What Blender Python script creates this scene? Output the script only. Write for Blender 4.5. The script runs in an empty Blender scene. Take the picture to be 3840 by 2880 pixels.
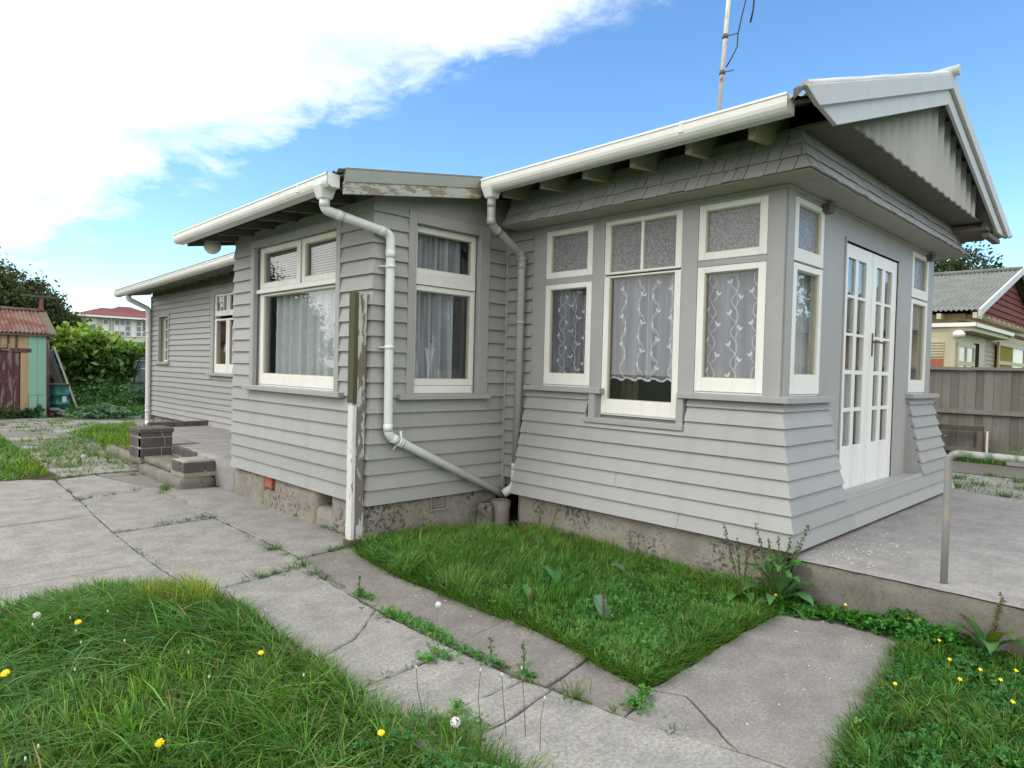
import bpy, bmesh, math, random
import numpy as np
from mathutils import Vector, Matrix, noise as mn
from math import sin, cos, pi, radians, sqrt
random.seed(7)
C = bpy.context.scene.collection
SC = bpy.context.scene
G = -0.13                                   # ground level

# ---------------------------------------------------------------- camera
cam = bpy.data.cameras.new('camera'); camo = bpy.data.objects.new('camera', cam); C.objects.link(camo)
yaw, pit, rol = 0.777, -0.022, 0.026
Fv = Vector((sin(yaw)*cos(pit), cos(yaw)*cos(pit), sin(pit))); Rv = Vector((cos(yaw), -sin(yaw), 0)); Uv = Rv.cross(Fv)
R2 = Rv*cos(rol)+Uv*sin(rol); U2 = -Rv*sin(rol)+Uv*cos(rol)
m = Matrix((R2, U2, -Fv)).transposed().to_4x4(); m.translation = Vector((-4.568, -2.014, 1.337))
camo.matrix_world = m
cam.sensor_width = 36; cam.lens = 36*2531.9/3840; cam.clip_start = 0.05; cam.clip_end = 900
SC.camera = camo
# ---------------------------------------------------------------- world and sun
SUN_EL, SUN_AZ = radians(46), radians(-62)     # azimuth measured from +Y towards +X
w = bpy.data.worlds.new('World'); SC.world = w; w.use_nodes = True
nt = w.node_tree; nt.nodes.clear()
def wn(t, **k):
    n = nt.nodes.new(t)
    for a, b in k.items(): setattr(n, a, b)
    return n
sky = wn('ShaderNodeTexSky', sky_type='NISHITA', sun_disc=False, sun_elevation=SUN_EL, sun_rotation=SUN_AZ, air_density=1.0, dust_density=0.3, ozone_density=3.0)
hs = wn('ShaderNodeHueSaturation'); hs.inputs['Hue'].default_value = .498; hs.inputs['Saturation'].default_value = 1.16; hs.inputs['Value'].default_value = 1.28
bg1 = wn('ShaderNodeBackground'); bg1.inputs[1].default_value = 0.15
bg2 = wn('ShaderNodeBackground'); bg2.inputs[0].default_value = (1, .99, .965, 1); bg2.inputs[1].default_value = 1.45
tc = wn('ShaderNodeTexCoord')
def vm(op, a, b=None):
    n = wn('ShaderNodeVectorMath', operation=op)
    for i, v in enumerate((a, b)):
        if v is None: continue
        if isinstance(v, (tuple, Vector)): n.inputs[i].default_value = v
        else: nt.links.new(v, n.inputs[i])
    return n
def ma(op, a, b=None, clamp=False):
    n = wn('ShaderNodeMath', operation=op, use_clamp=clamp)
    for i, v in enumerate((a, b)):
        if v is None: continue
        if isinstance(v, (int, float)): n.inputs[i].default_value = v
        else: nt.links.new(v, n.inputs[i])
    return n.outputs[0]
dirn = tc.outputs['Generated']
dn = vm('NORMALIZE', dirn).outputs[0]
dist = ma('ADD', vm('DOT_PRODUCT', dn, (0.5504, 0.0223, -0.8346)).outputs['Value'], .004)     # >0 : clear side
sep = wn('ShaderNodeSeparateXYZ'); nt.links.new(dn, sep.inputs[0])
zz = ma('MAXIMUM', sep.outputs[2], 0.06)
flat = vm('DIVIDE', dn, None); cz = wn('ShaderNodeCombineXYZ')
for i in range(3): nt.links.new(zz, cz.inputs[i])
nt.links.new(cz.outputs[0], flat.inputs[1])
def wnoise(scale, detail, vec, rot=0.0, st=(1, 1, 1), dis=0.0, rough=.55):
    mp = wn('ShaderNodeMapping'); mp.inputs['Rotation'].default_value = (0, 0, rot); mp.inputs['Scale'].default_value = st
    nt.links.new(vec, mp.inputs[0])
    n = wn('ShaderNodeTexNoise'); n.inputs['Scale'].default_value = scale; n.inputs['Detail'].default_value = detail
    n.inputs['Roughness'].default_value = rough; n.inputs['Distortion'].default_value = dis
    nt.links.new(mp.outputs[0], n.inputs['Vector']); return n.outputs[0]
n1 = wnoise(1.6, 10, flat.outputs[0], 0.55, (1, .4, 1), .5, .62)
n2 = wnoise(13.0, 9, dn, 0, (1, 1, 2.0), .5, .66)
dd = ma('ADD', dist, ma('MULTIPLY', ma('SUBTRACT', n1, .5), .075))
dd = ma('ADD', dd, ma('MULTIPLY', ma('SUBTRACT', n2, .5), .10))
mr = wn('ShaderNodeMapRange', interpolation_type='SMOOTHSTEP'); nt.links.new(dd, mr.inputs[0])
mr.inputs[1].default_value = .024; mr.inputs[2].default_value = -.045; mr.inputs[3].default_value = 0; mr.inputs[4].default_value = .56
# soft inner streaks of thinner cloud
mr2 = wn('ShaderNodeMapRange', interpolation_type='SMOOTHSTEP'); nt.links.new(dist, mr2.inputs[0])
mr2.inputs[1].default_value = -.035; mr2.inputs[2].default_value = -.20; mr2.inputs[3].default_value = 0; mr2.inputs[4].default_value = 1.0
mask = ma('MAXIMUM', mr.outputs[0], mr2.outputs[0])
thin = ma('MULTIPLY', ma('SUBTRACT', wnoise(2.2, 7, flat.outputs[0], .5, (1, .5, 1), .4), .47), 1.3, True)
thin = ma('MULTIPLY', thin, ma('SUBTRACT', 1.0, mr2.outputs[0]))
mask = ma('SUBTRACT', mask, thin, True)
up = wn('ShaderNodeMapRange'); nt.links.new(sep.outputs[2], up.inputs[0])
up.inputs[1].default_value = -.02; up.inputs[2].default_value = .01
mask = ma('MULTIPLY', mask, up.outputs[0])
mix = wn('ShaderNodeMixShader'); outw = wn('ShaderNodeOutputWorld')
nt.links.new(sky.outputs[0], hs.inputs['Color']); nt.links.new(hs.outputs[0], bg1.inputs[0])
nt.links.new(mask, mix.inputs[0]); nt.links.new(bg1.outputs[0], mix.inputs[1]); nt.links.new(bg2.outputs[0], mix.inputs[2])
nt.links.new(mix.outputs[0], outw.inputs[0])
sl = bpy.data.lights.new('sun', 'SUN'); sl.energy = 0.8; sl.angle = radians(25); sl.color = (1, .97, .92)
so = bpy.data.objects.new('sun', sl); C.objects.link(so)
sd = Vector((sin(SUN_AZ)*cos(SUN_EL), cos(SUN_AZ)*cos(SUN_EL), sin(SUN_EL)))
so.rotation_euler = sd.to_track_quat('Z', 'Y').to_euler()
SC.view_settings.view_transform = 'Standard'; SC.view_settings.look = 'None'; SC.view_settings.exposure = 0.45; SC.view_settings.gamma = 1.0
SC.view_settings.use_curve_mapping = False
SC.render.engine = 'CYCLES'; SC.cycles.max_bounces = 8; SC.cycles.transparent_max_bounces = 16; SC.cycles.caustics_reflective = False

# ---------------------------------------------------------------- materials
class Mat:
    def __init__(s, name, rough=.6, spec=.3):
        s.m = bpy.data.materials.new(name); s.m.use_nodes = True; s.t = s.m.node_tree; s.n = s.t.nodes; s.l = s.t.links
        s.b = s.n['Principled BSDF']; s.b.inputs['Roughness'].default_value = rough
        s.b.inputs['Specular IOR Level'].default_value = spec; s.co = None
    def coord(s, scale=(1, 1, 1), kind='Object'):
        t = s.n.new('ShaderNodeTexCoord'); mp = s.n.new('ShaderNodeMapping'); mp.inputs['Scale'].default_value = scale
        s.l.new(t.outputs[kind], mp.inputs[0]); return mp.outputs[0]
    def noise(s, scale, detail=5, st=(1, 1, 1), rough=.55, dis=0):
        n = s.n.new('ShaderNodeTexNoise'); n.inputs['Scale'].default_value = scale; n.inputs['Detail'].default_value = detail
        n.inputs['Roughness'].default_value = rough; n.inputs['Distortion'].default_value = dis
        s.l.new(s.coord(st), n.inputs['Vector']); return n.outputs[0]
    def voro(s, scale, feature='F1', st=(1, 1, 1), out=0):
        n = s.n.new('ShaderNodeTexVoronoi'); n.feature = feature; n.inputs['Scale'].default_value = scale
        s.l.new(s.coord(st), n.inputs['Vector']); return n.outputs[out]
    def ramp(s, src, stops):
        r = s.n.new('ShaderNodeValToRGB'); e = r.color_ramp.elements
        while len(e) < len(stops): e.new(.5)
        for i, (p, c) in enumerate(stops):
            e[i].position = p; e[i].color = (c, c, c, 1) if isinstance(c, (int, float)) else (*c, 1)
        s.l.new(src, r.inputs[0]); return r.outputs[0]
    def mix(s, f, a, b, mode='MIX'):
        n = s.n.new('ShaderNodeMix'); n.data_type = 'RGBA'; n.blend_type = mode
        for i, v in ((0, f), (6, a), (7, b)):
            if isinstance(v, (int, float)): n.inputs[i].default_value = v if i == 0 else (v, v, v, 1)
            elif isinstance(v, tuple): n.inputs[i].default_value = (*v, 1)
            else: s.l.new(v, n.inputs[i])
        return n.outputs[2]
    def col(s, c):
        if isinstance(c, tuple): s.b.inputs[0].default_value = (*c, 1)
        else: s.l.new(c, s.b.inputs[0])
        return s
    def math(s, op, a, b):
        n = s.n.new('ShaderNodeMath'); n.operation = op
        for i, v in enumerate((a, b)):
            if isinstance(v, (int, float)): n.inputs[i].default_value = v
            else: s.l.new(v, n.inputs[i])
        return n.outputs[0]
    def bump(s, h, strength=.3, d=.01):
        n = s.n.new('ShaderNodeBump'); n.inputs['Strength'].default_value = strength; n.inputs['Distance'].default_value = d
        s.l.new(h, n.inputs['Height'])
        s.l.new(n.outputs[0], s.b.inputs['Normal']); return s
    def rnd(s): return s.n.new('ShaderNodeObjectInfo').outputs['Random']
def simple(name, c, rough=.6, spec=.3, var=.12, sc=4, bump=.15, bs=60, st=(1, 1, 1), orand=0.0):
    M_ = Mat(name, rough, spec)
    c2 = M_.mix(M_.noise(sc, 6, st), tuple(x*(1-var) for x in c), tuple(min(1, x*(1+var)) for x in c))
    if orand:
        c2 = M_.mix(M_.rnd(), c2, M_.mix(1.0, c2, 1.0-orand, 'MULTIPLY'))
    M_.col(c2)
    if bump: M_.bump(M_.noise(bs, 4, st), bump, .004)
    return M_.m
def paint(name, c, chip=None, thr=.72, rough=.45, sc=14, st=(1, 1, 1), orand=.06, chipc=(.22, .19, .15)):
    M_ = Mat(name, rough, .35)
    a = M_.mix(M_.noise(1.3, 5), tuple(x*.93 for x in c), tuple(min(1, x*1.05) for x in c))
    if orand: a = M_.mix(M_.rnd(), a, M_.mix(1.0, a, 1-orand, 'MULTIPLY'))
    dirt = M_.ramp(M_.noise(6, 8, (1, 1, 3), .7), [(.5, 0.0), (.8, .35)])
    a = M_.mix(dirt, a, tuple(x*.78 for x in c))
    stq = M_.ramp(M_.noise(5, 6, (1, 1, .12), .65, .4), [(.50, 0.0), (.74, .38)])
    a = M_.mix(stq, a, tuple(x*.70 for x in (c[0], c[1], c[2]*.92)))
    h = M_.noise(90, 3, (1, 1, 1))
    if chip:
        k = M_.ramp(M_.noise(sc, 7, st, .7), [(thr, 0.0), (thr+.02, 1.0)])
        a = M_.mix(k, a, M_.mix(M_.noise(30, 4, (1, 1, .2)), tuple(x*.5 for x in chipc), chipc))
        h = M_.math('SUBTRACT', M_.math('MULTIPLY', h, .3), M_.math('MULTIPLY', k, 1.0))
    M_.col(a); M_.bump(h, .18, .003)
    return M_.m
MT = {}
MT['grey'] = paint('grey_house_paint', (.355, .357, .352), True, .745, .5, 9, (1, 1, 6), .13, (.52, .52, .50))
MT['panel'] = paint('grey_panel_paint', (.352, .355, .350), None, orand=.03)
MT['batten'] = paint('pale_grey_batten_paint', (.44, .445, .45), True, .76, .5, 14, (1, 1, 3), .10, (.3, .29, .27))
MT['white'] = paint('white_window_paint', (.78, .775, .74), True, .77, .42, 26, (1, 1, 1), .05, (.34, .30, .24))
MT['door'] = paint('white_door_paint', (.80, .80, .78), True, .82, .35, 20)
MT['barge'] = paint('pale_barge_paint', (.52, .53, .53), True, .70, .5, 12, (1, 1, 3), .05, (.30, .29, .26))
MT['peel'] = paint('peeling_fascia_paint', (.40, .41, .36), True, .50, .5, 7, (1, 1, 3), .05, (.30, .26, .20))
MT['flash'] = simple('weathered_green_flashing', (.27, .285, .25), .45, .5, .14, 5, .1, 80)
MT['gutter'] = paint('white_gutter_paint', (.74, .74, .715), True, .74, .36, 18, (1, .3, 1), .04, (.40, .38, .33))
MT['pvc'] = paint('white_plastic_pipe', (.72, .73, .73), None, rough=.32, orand=.05)
MT['pvcgrey'] = simple('grey_painted_pipe', (.36, .36, .35), .4, .4, .06, 3, .08, 60)
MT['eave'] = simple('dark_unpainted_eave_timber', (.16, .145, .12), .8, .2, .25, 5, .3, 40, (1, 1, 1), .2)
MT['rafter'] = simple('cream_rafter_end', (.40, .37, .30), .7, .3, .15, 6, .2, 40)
MT['soffit'] = simple('olive_soffit_board', (.33, .32, .275), .6, .3, .12, 4, .1, 40)
def iron(name, c, c2, thr=.55, rough=.5, sc=2.5):
    M_ = Mat(name, rough, .4)
    a = M_.mix(M_.ramp(M_.noise(sc, 8, (1, 1, 1), .65), [(thr-.04, 0.0), (thr+.05, 1.0)]), c, c2)
    M_.col(a).bump(M_.noise(30, 5), .15, .004); return M_.m
MT['iron'] = iron('weathered_roof_iron', (.20, .20, .19), (.28, .28, .27))
MT['rust'] = iron('rusty_red_roof_iron', (.13, .040, .030), (.17, .115, .09), .52, .75)
MT['greeniron'] = iron('dull_green_roof_iron', (.125, .145, .12), (.17, .185, .165), .5, .6)
def concrete(name, c, speck=.5, streak=0.0, pits=0.0, flakes=.0, moss=0.0, bstr=.35):
    M_ = Mat(name, .88, .15)
    a = M_.mix(M_.noise(1.6, 8, (1, 1, 1), .65), tuple(x*.74 for x in c), tuple(x*1.16 for x in c))
    sp = M_.ramp(M_.noise(62, 5, (1, 1, 1), .8), [(.44, 0.0), (.60, 1.0)])
    a = M_.mix(M_.math('MULTIPLY', sp, speck), a, tuple(min(1, x*1.6) for x in c))
    dk = M_.ramp(M_.noise(48, 4, (1, 1, 1), .8), [(.36, 1.0), (.46, 0.0)])
    a = M_.mix(M_.math('MULTIPLY', dk, .55), a, tuple(x*.45 for x in c))
    h = M_.math('ADD', M_.math('MULTIPLY', M_.noise(130, 5), .6), M_.math('MULTIPLY', M_.noise(14, 6), .8))
    bl = M_.ramp(M_.noise(4.5, 6, (1, 1, 1), .6), [(.35, 1.0), (.62, 0.0)])
    a = M_.mix(M_.math('MULTIPLY', bl, .50), a, tuple(x*.55 for x in c))
    if streak:
        stn = M_.ramp(M_.noise(9, 7, (.35, 3.2, 1), .7, .3), [(.54, 0.0), (.66, 1.0)])
        a = M_.mix(M_.math('MULTIPLY', stn, streak), a, tuple(min(1, x*1.75) for x in c))
    if flakes:
        fl = M_.ramp(M_.voro(16), [(.045, 1.0), (.07, 0.0)]); area = M_.ramp(M_.noise(2.4, 3), [(.5, 0.0), (.6, 1.0)])
        a = M_.mix(M_.math('MULTIPLY', M_.math('MULTIPLY', fl, area), flakes), a, (.8, .8, .78))
    if pits:
        pt = M_.ramp(M_.noise(26, 6, (1, 1, 1), .62, .6), [(.34, 1.0), (.47, 0.0)]); ar = M_.ramp(M_.noise(3.2, 4), [(.46, 0.0), (.58, 1.0)])
        k = M_.math('MULTIPLY', pt, ar)
        a = M_.mix(M_.math('MULTIPLY', k, pits), a, tuple(x*.3 for x in c)); h = M_.math('SUBTRACT', h, M_.math('MULTIPLY', k, 3.0))
    if moss:
        ms = M_.ramp(M_.noise(3.5, 7, (1, 1, 1), .7), [(.52, 0.0), (.7, 1.0)])
        a = M_.mix(M_.math('MULTIPLY', ms, moss), a, (.05, .065, .03))
    M_.col(a).bump(h, bstr, .006); return M_.m
MT['slab'] = concrete('pale_path_concrete', (.245, .240, .226), .8, .30, flakes=.0)
MT['slab2'] = concrete('pinkish_grey_path_concrete', (.195, .182, .170), .6, 0, flakes=.7)
MT['slab3'] = concrete('dark_grey_slab_concrete', (.215, .208, .198), .65, 0, flakes=.9)
MT['found'] = concrete('pitted_foundation_concrete', (.285, .262, .228), .45, 0, pits=.75, moss=.30, bstr=.9)
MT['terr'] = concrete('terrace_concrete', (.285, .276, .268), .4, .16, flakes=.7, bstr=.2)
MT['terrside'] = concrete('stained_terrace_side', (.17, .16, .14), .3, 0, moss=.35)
MT['step'] = concrete('mossy_step_concrete', (.20, .19, .165), .4, 0, pits=.3, moss=.55, bstr=.6)
MT['brick'] = concrete('dark_grey_brick', (.125, .112, .108), .2, 0, moss=.25, bstr=.5)
MT['mortar'] = concrete('mossy_mortar', (.33, .32, .27), .3, 0, moss=.35, bstr=.7)
MT['stone'] = concrete('grey_rock', (.20, .19, .17), .3, 0, moss=.3)
MT['redbrick'] = simple('red_brick', (.36, .12, .07), .85, .2, .2, 8, .3)
MT['soil'] = Mat('dark_lawn_soil', .95, .1)
_s = MT['soil']; _s.col(_s.mix(_s.noise(3, 6), (.030, .045, .014), (.055, .075, .022))).bump(_s.noise(40, 5), .6, .02); MT['soil'] = _s.m
_s = Mat('wide_green_ground', .95, .1); _s.col(_s.mix(_s.noise(.8, 8, (1, 1, 1), .7), (.035, .07, .018), (.07, .12, .03))).bump(_s.noise(25, 5), .6, .02); MT['ground'] = _s.m
_s = Mat('grey_gravel', .9, .2); _v = _s.voro(42, out=1); _s.col(_s.mix(_v, (.09, .09, .09), (.29, .285, .27))).bump(_s.voro(42), -.9, .03); MT['gravel'] = _s.m
MT['asphalt'] = simple('old_asphalt', (.11, .105, .10), .9, .2, .25, 1.5, .5, 90)
def timber(name, c, rough=.85, moss=0, orand=.25, knots=True):
    M_ = Mat(name, rough, .15)
    g = M_.noise(14, 6, (1, 1, .07), .65, .3)
    a = M_.mix(g, tuple(x*.62 for x in c), tuple(x*1.25 for x in c))
    if orand: a = M_.mix(M_.rnd(), a, M_.mix(1.0, a, 1-orand*1.5, 'MULTIPLY'))
    if knots:
        k = M_.ramp(M_.voro(4.5), [(.05, 1.0), (.09, 0.0)]); a = M_.mix(M_.math('MULTIPLY', k, .7), a, tuple(x*.3 for x in c))
    if moss: a = M_.mix(M_.math('MULTIPLY', M_.ramp(M_.noise(2.2, 6), [(.45, 0.0), (.7, 1.0)]), moss), a, (.10, .12, .05))
    M_.col(a).bump(g, .5, .004); return M_.m
MT['fence'] = timber('grey_fence_timber', (.215, .20, .178), moss=.35)
MT['postold'] = timber('old_grey_post_timber', (.15, .125, .10))
MT['postgreen'] = timber('treated_green_timber', (.105, .11, .062))
MT['stripwhite'] = paint('worn_white_post_paint', (.62, .62, .60), True, .60, .5, 16, (1, 1, .25), 0, (.25, .22, .18))
MT['postpeel'] = paint('flaking_white_over_old_post', (.17, .15, .13), True, .52, .7, 13, (1, 1, .22), 0, (.62, .64, .62))
MT['maroon'] = paint('peeling_maroon_paint', (.085, .032, .042), True, .54, .6, 12, (1, 1, .2), 0, (.24, .20, .17))
MT['orange'] = paint('faded_orange_paint', (.40, .29, .165), True, .60, .6, 5, (1, 1, .4), 0, (.40, .18, .08))
MT['mint'] = paint('mint_green_iron_paint', (.22, .42, .33), None, rough=.5, orand=0)
MT['bluefence'] = simple('blue_grey_iron_fence', (.115, .145, .18), .5, .4, .12, 2)
MT['drum'] = simple('dark_green_drum_enamel', (.012, .13, .10), .35, .5, .12, 4, .05)
MT['label'] = simple('pale_paper_label', (.6, .62, .62), .6, .2, .25, 40, 0)
MT['dark'] = simple('dark_gap', (.02, .02, .02), .9, .1, .1, 4, 0)
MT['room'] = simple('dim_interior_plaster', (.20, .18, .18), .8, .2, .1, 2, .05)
MT['metal'] = simple('dull_brown_metal', (.11, .09, .07), .45, .5, .2, 10, .1)
MT['galv'] = iron('worn_galvanised_pipe', (.24, .25, .26), (.30, .26, .21), .52, .55, 9)
MT['railgreen'] = iron('green_and_white_worn_rail', (.42, .46, .42), (.16, .25, .17), .50, .5, 9)
MT['mast'] = iron('cream_mast_with_rust', (.62, .60, .54), (.36, .13, .06), .58, .5, 7)
MT['cable'] = simple('black_cable', (.02, .02, .03), .5, .4, .1, 4, 0)
MT['clay'] = concrete('stained_gully_pipe', (.26, .235, .205), .3, 0, moss=.4)
MT['globe'] = simple('white_glass_globe', (.82, .82, .80), .25, .5, .03, 4, 0)
MT['cream'] = paint('cream_neighbour_paint', (.42, .33, .16), None, orand=.05)
MT['creamtrim'] = paint('pale_cream_trim', (.50, .47, .33), None, orand=.03)
MT['redshingle'] = simple('red_gable_shingles', (.20, .065, .045), .8, .2, .2, 5, .2, 40, (1, 1, 1), .3)
MT['farwall'] = simple('sunlit_cream_wall', (.62, .57, .47), .8, .2, .05, 1, 0)
MT['farroof'] = simple('dark_red_tile_roof', (.13, .022, .026), .7, .3, .1, 1, .1)
MT['farwhite'] = simple('white_far_frame', (.8, .8, .78), .5, .3, .03, 2, 0)
MT['yellowcloth'] = simple('mustard_curtain', (.33, .27, .05), .8, .1, .2, 12, 0, 60, (1, 5, 1))
MT['slat'] = simple('white_blind_slat', (.62, .60, .58), .5, .3, .1, 4, 0)
MT['bark'] = simple('rough_bark', (.09, .075, .055), .9, .1, .3, 8, .6, 25)
# glass: clear sheet with fresnel reflection
def glass(name, bump=0, tint=(.93, .95, .95), extra=0.0, gr=.0, boost=1.0):
    m_ = bpy.data.materials.new(name); m_.use_nodes = True; t = m_.node_tree; t.nodes.clear()
    o = t.nodes.new('ShaderNodeOutputMaterial'); mx = t.nodes.new('ShaderNodeMixShader'); tr = t.nodes.new('ShaderNodeBsdfTransparent'); gl = t.nodes.new('ShaderNodeBsdfGlossy')
    fr = t.nodes.new('ShaderNodeFresnel'); gg = t.nodes.new('ShaderNodeNewGeometry'); mm = t.nodes.new('ShaderNodeMapRange'); mm.inputs[3].default_value = 1.5; mm.inputs[4].default_value = 1/1.5; t.links.new(gg.outputs['Backfacing'], mm.inputs[0]); t.links.new(mm.outputs[0], fr.inputs[0]); gl.inputs['Roughness'].default_value = gr
    tr.inputs[0].default_value = (*tint, 1); gl.inputs[0].default_value = (boost, boost, boost, 1)
    bp = t.nodes.new('ShaderNodeBump'); nz = t.nodes.new('ShaderNodeTexNoise'); cc = t.nodes.new('ShaderNodeTexCoord')
    nz.inputs['Scale'].default_value = 75 if bump > .2 else 2.2; nz.inputs['Detail'].default_value = 2 if bump > .2 else 1
    if bump > .2: nz.inputs['Distortion'].default_value = 1.2
    t.links.new(cc.outputs['Object'], nz.inputs['Vector']); t.links.new(nz.outputs[0], bp.inputs['Height'])
    bp.inputs['Strength'].default_value = max(bump, .04); bp.inputs['Distance'].default_value = .01
    t.links.new(bp.outputs[0], gl.inputs['Normal']); t.links.new(bp.outputs[0], fr.inputs['Normal'])
    t.links.new(fr.outputs[0], mx.inputs[0]); t.links.new(tr.outputs[0], mx.inputs[1]); t.links.new(gl.outputs[0], mx.inputs[2])
    last = mx
    if extra:
        df = t.nodes.new('ShaderNodeBsdfPrincipled'); df.inputs['Roughness'].default_value = .25
        rp = t.nodes.new('ShaderNodeValToRGB'); rp.color_ramp.elements[0].position = .35; rp.color_ramp.elements[1].position = .7
        rp.color_ramp.elements[0].color = (.20, .19, .205, 1); rp.color_ramp.elements[1].color = (.56, .56, .60, 1)
        t.links.new(nz.outputs[0], rp.inputs[0]); t.links.new(rp.outputs[0], df.inputs[0]); t.links.new(bp.outputs[0], df.inputs['Normal'])
        m2 = t.nodes.new('ShaderNodeMixShader'); m2.inputs[0].default_value = extra
        t.links.new(mx.outputs[0], m2.inputs[1]); t.links.new(df.outputs[0], m2.inputs[2]); last = m2
    t.links.new(last.outputs[0], o.inputs[0]); return m_
MT['glass'] = glass('clear_window_glass')
MT['obscure'] = glass('hammered_obscure_glass', .9, (.6, .6, .6), .66, .15)
MT['frost'] = glass('fine_frosted_glass', .35, (.75, .75, .75), .55, .2)
def sheer(name, c, alpha, trans=.4):
    m_ = bpy.data.materials.new(name); m_.use_nodes = True; t = m_.node_tree; t.nodes.clear()
    o = t.nodes.new('ShaderNodeOutputMaterial'); mx = t.nodes.new('ShaderNodeMixShader'); tr = t.nodes.new('ShaderNodeBsdfTransparent')
    a = t.nodes.new('ShaderNodeMixShader'); d = t.nodes.new('ShaderNodeBsdfDiffuse'); tl = t.nodes.new('ShaderNodeBsdfTranslucent')
    d.inputs[0].default_value = (*c, 1); tl.inputs[0].default_value = (*c, 1); a.inputs[0].default_value = trans
    t.links.new(d.outputs[0], a.inputs[1]); t.links.new(tl.outputs[0], a.inputs[2])
    cc = t.nodes.new('ShaderNodeTexCoord'); mp = t.nodes.new('ShaderNodeMapping'); mp.inputs['Scale'].default_value = (1, 1, .05); nz = t.nodes.new('ShaderNodeTexNoise'); nz.inputs['Scale'].default_value = 13; nz.inputs['Detail'].default_value = 4
    mrr = t.nodes.new('ShaderNodeMapRange'); mrr.inputs[1].default_value = .35; mrr.inputs[2].default_value = .68; mrr.inputs[3].default_value = alpha*(.62 if alpha < .8 else 1); mrr.inputs[4].default_value = min(.97, alpha*1.5)
    t.links.new(cc.outputs['Object'], mp.inputs[0]); t.links.new(mp.outputs[0], nz.inputs['Vector']); t.links.new(nz.outputs[0], mrr.inputs[0]); t.links.new(mrr.outputs[0], mx.inputs[0])
    t.links.new(tr.outputs[0], mx.inputs[1]); t.links.new(a.outputs[0], mx.inputs[2]); t.links.new(mx.outputs[0], o.inputs[0]); return m_
MT['net'] = sheer('grey_sheer_net', (.68, .66, .80), .40)
MT['netq'] = sheer('white_sheer_net', (.90, .92, .97), .84)
MT['netp'] = sheer('blue_grey_sheer_net', (.80, .82, .90), .54)
MT['motif'] = sheer('white_embroidery', (.86, .86, .92), .85, .2)
def leafmat(name, trans=.25, rough=.5, spec=.3):
    m_ = bpy.data.materials.new(name); m_.use_nodes = True; t = m_.node_tree; b = t.nodes['Principled BSDF']; o = t.nodes['Material Output']
    at = t.nodes.new('ShaderNodeAttribute'); at.attribute_name = 'Col'; t.links.new(at.outputs['Color'], b.inputs[0])
    b.inputs['Roughness'].default_value = rough; b.inputs['Specular IOR Level'].default_value = spec
    tl = t.nodes.new('ShaderNodeBsdfTranslucent'); mx = t.nodes.new('ShaderNodeMixShader'); mx.inputs[0].default_value = trans
    br = t.nodes.new('ShaderNodeMix'); br.data_type = 'RGBA'; br.blend_type = 'MULTIPLY'; br.inputs[0].default_value = 1
    t.links.new(at.outputs['Color'], br.inputs[6]); br.inputs[7].default_value = (1.5, 1.5, .8, 1)
    t.links.new(br.outputs[2], tl.inputs[0]); t.links.new(b.outputs[0], mx.inputs[1]); t.links.new(tl.outputs[0], mx.inputs[2])
    t.links.new(mx.outputs[0], o.inputs[0]); return m_
MT['blade'] = leafmat('grass_blade', .3, .45, .35)
MT['leaf'] = leafmat('broad_leaf', .25, .42, .35)
MT['treeleaf'] = leafmat('tree_foliage', .2, .6, .2)

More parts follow.
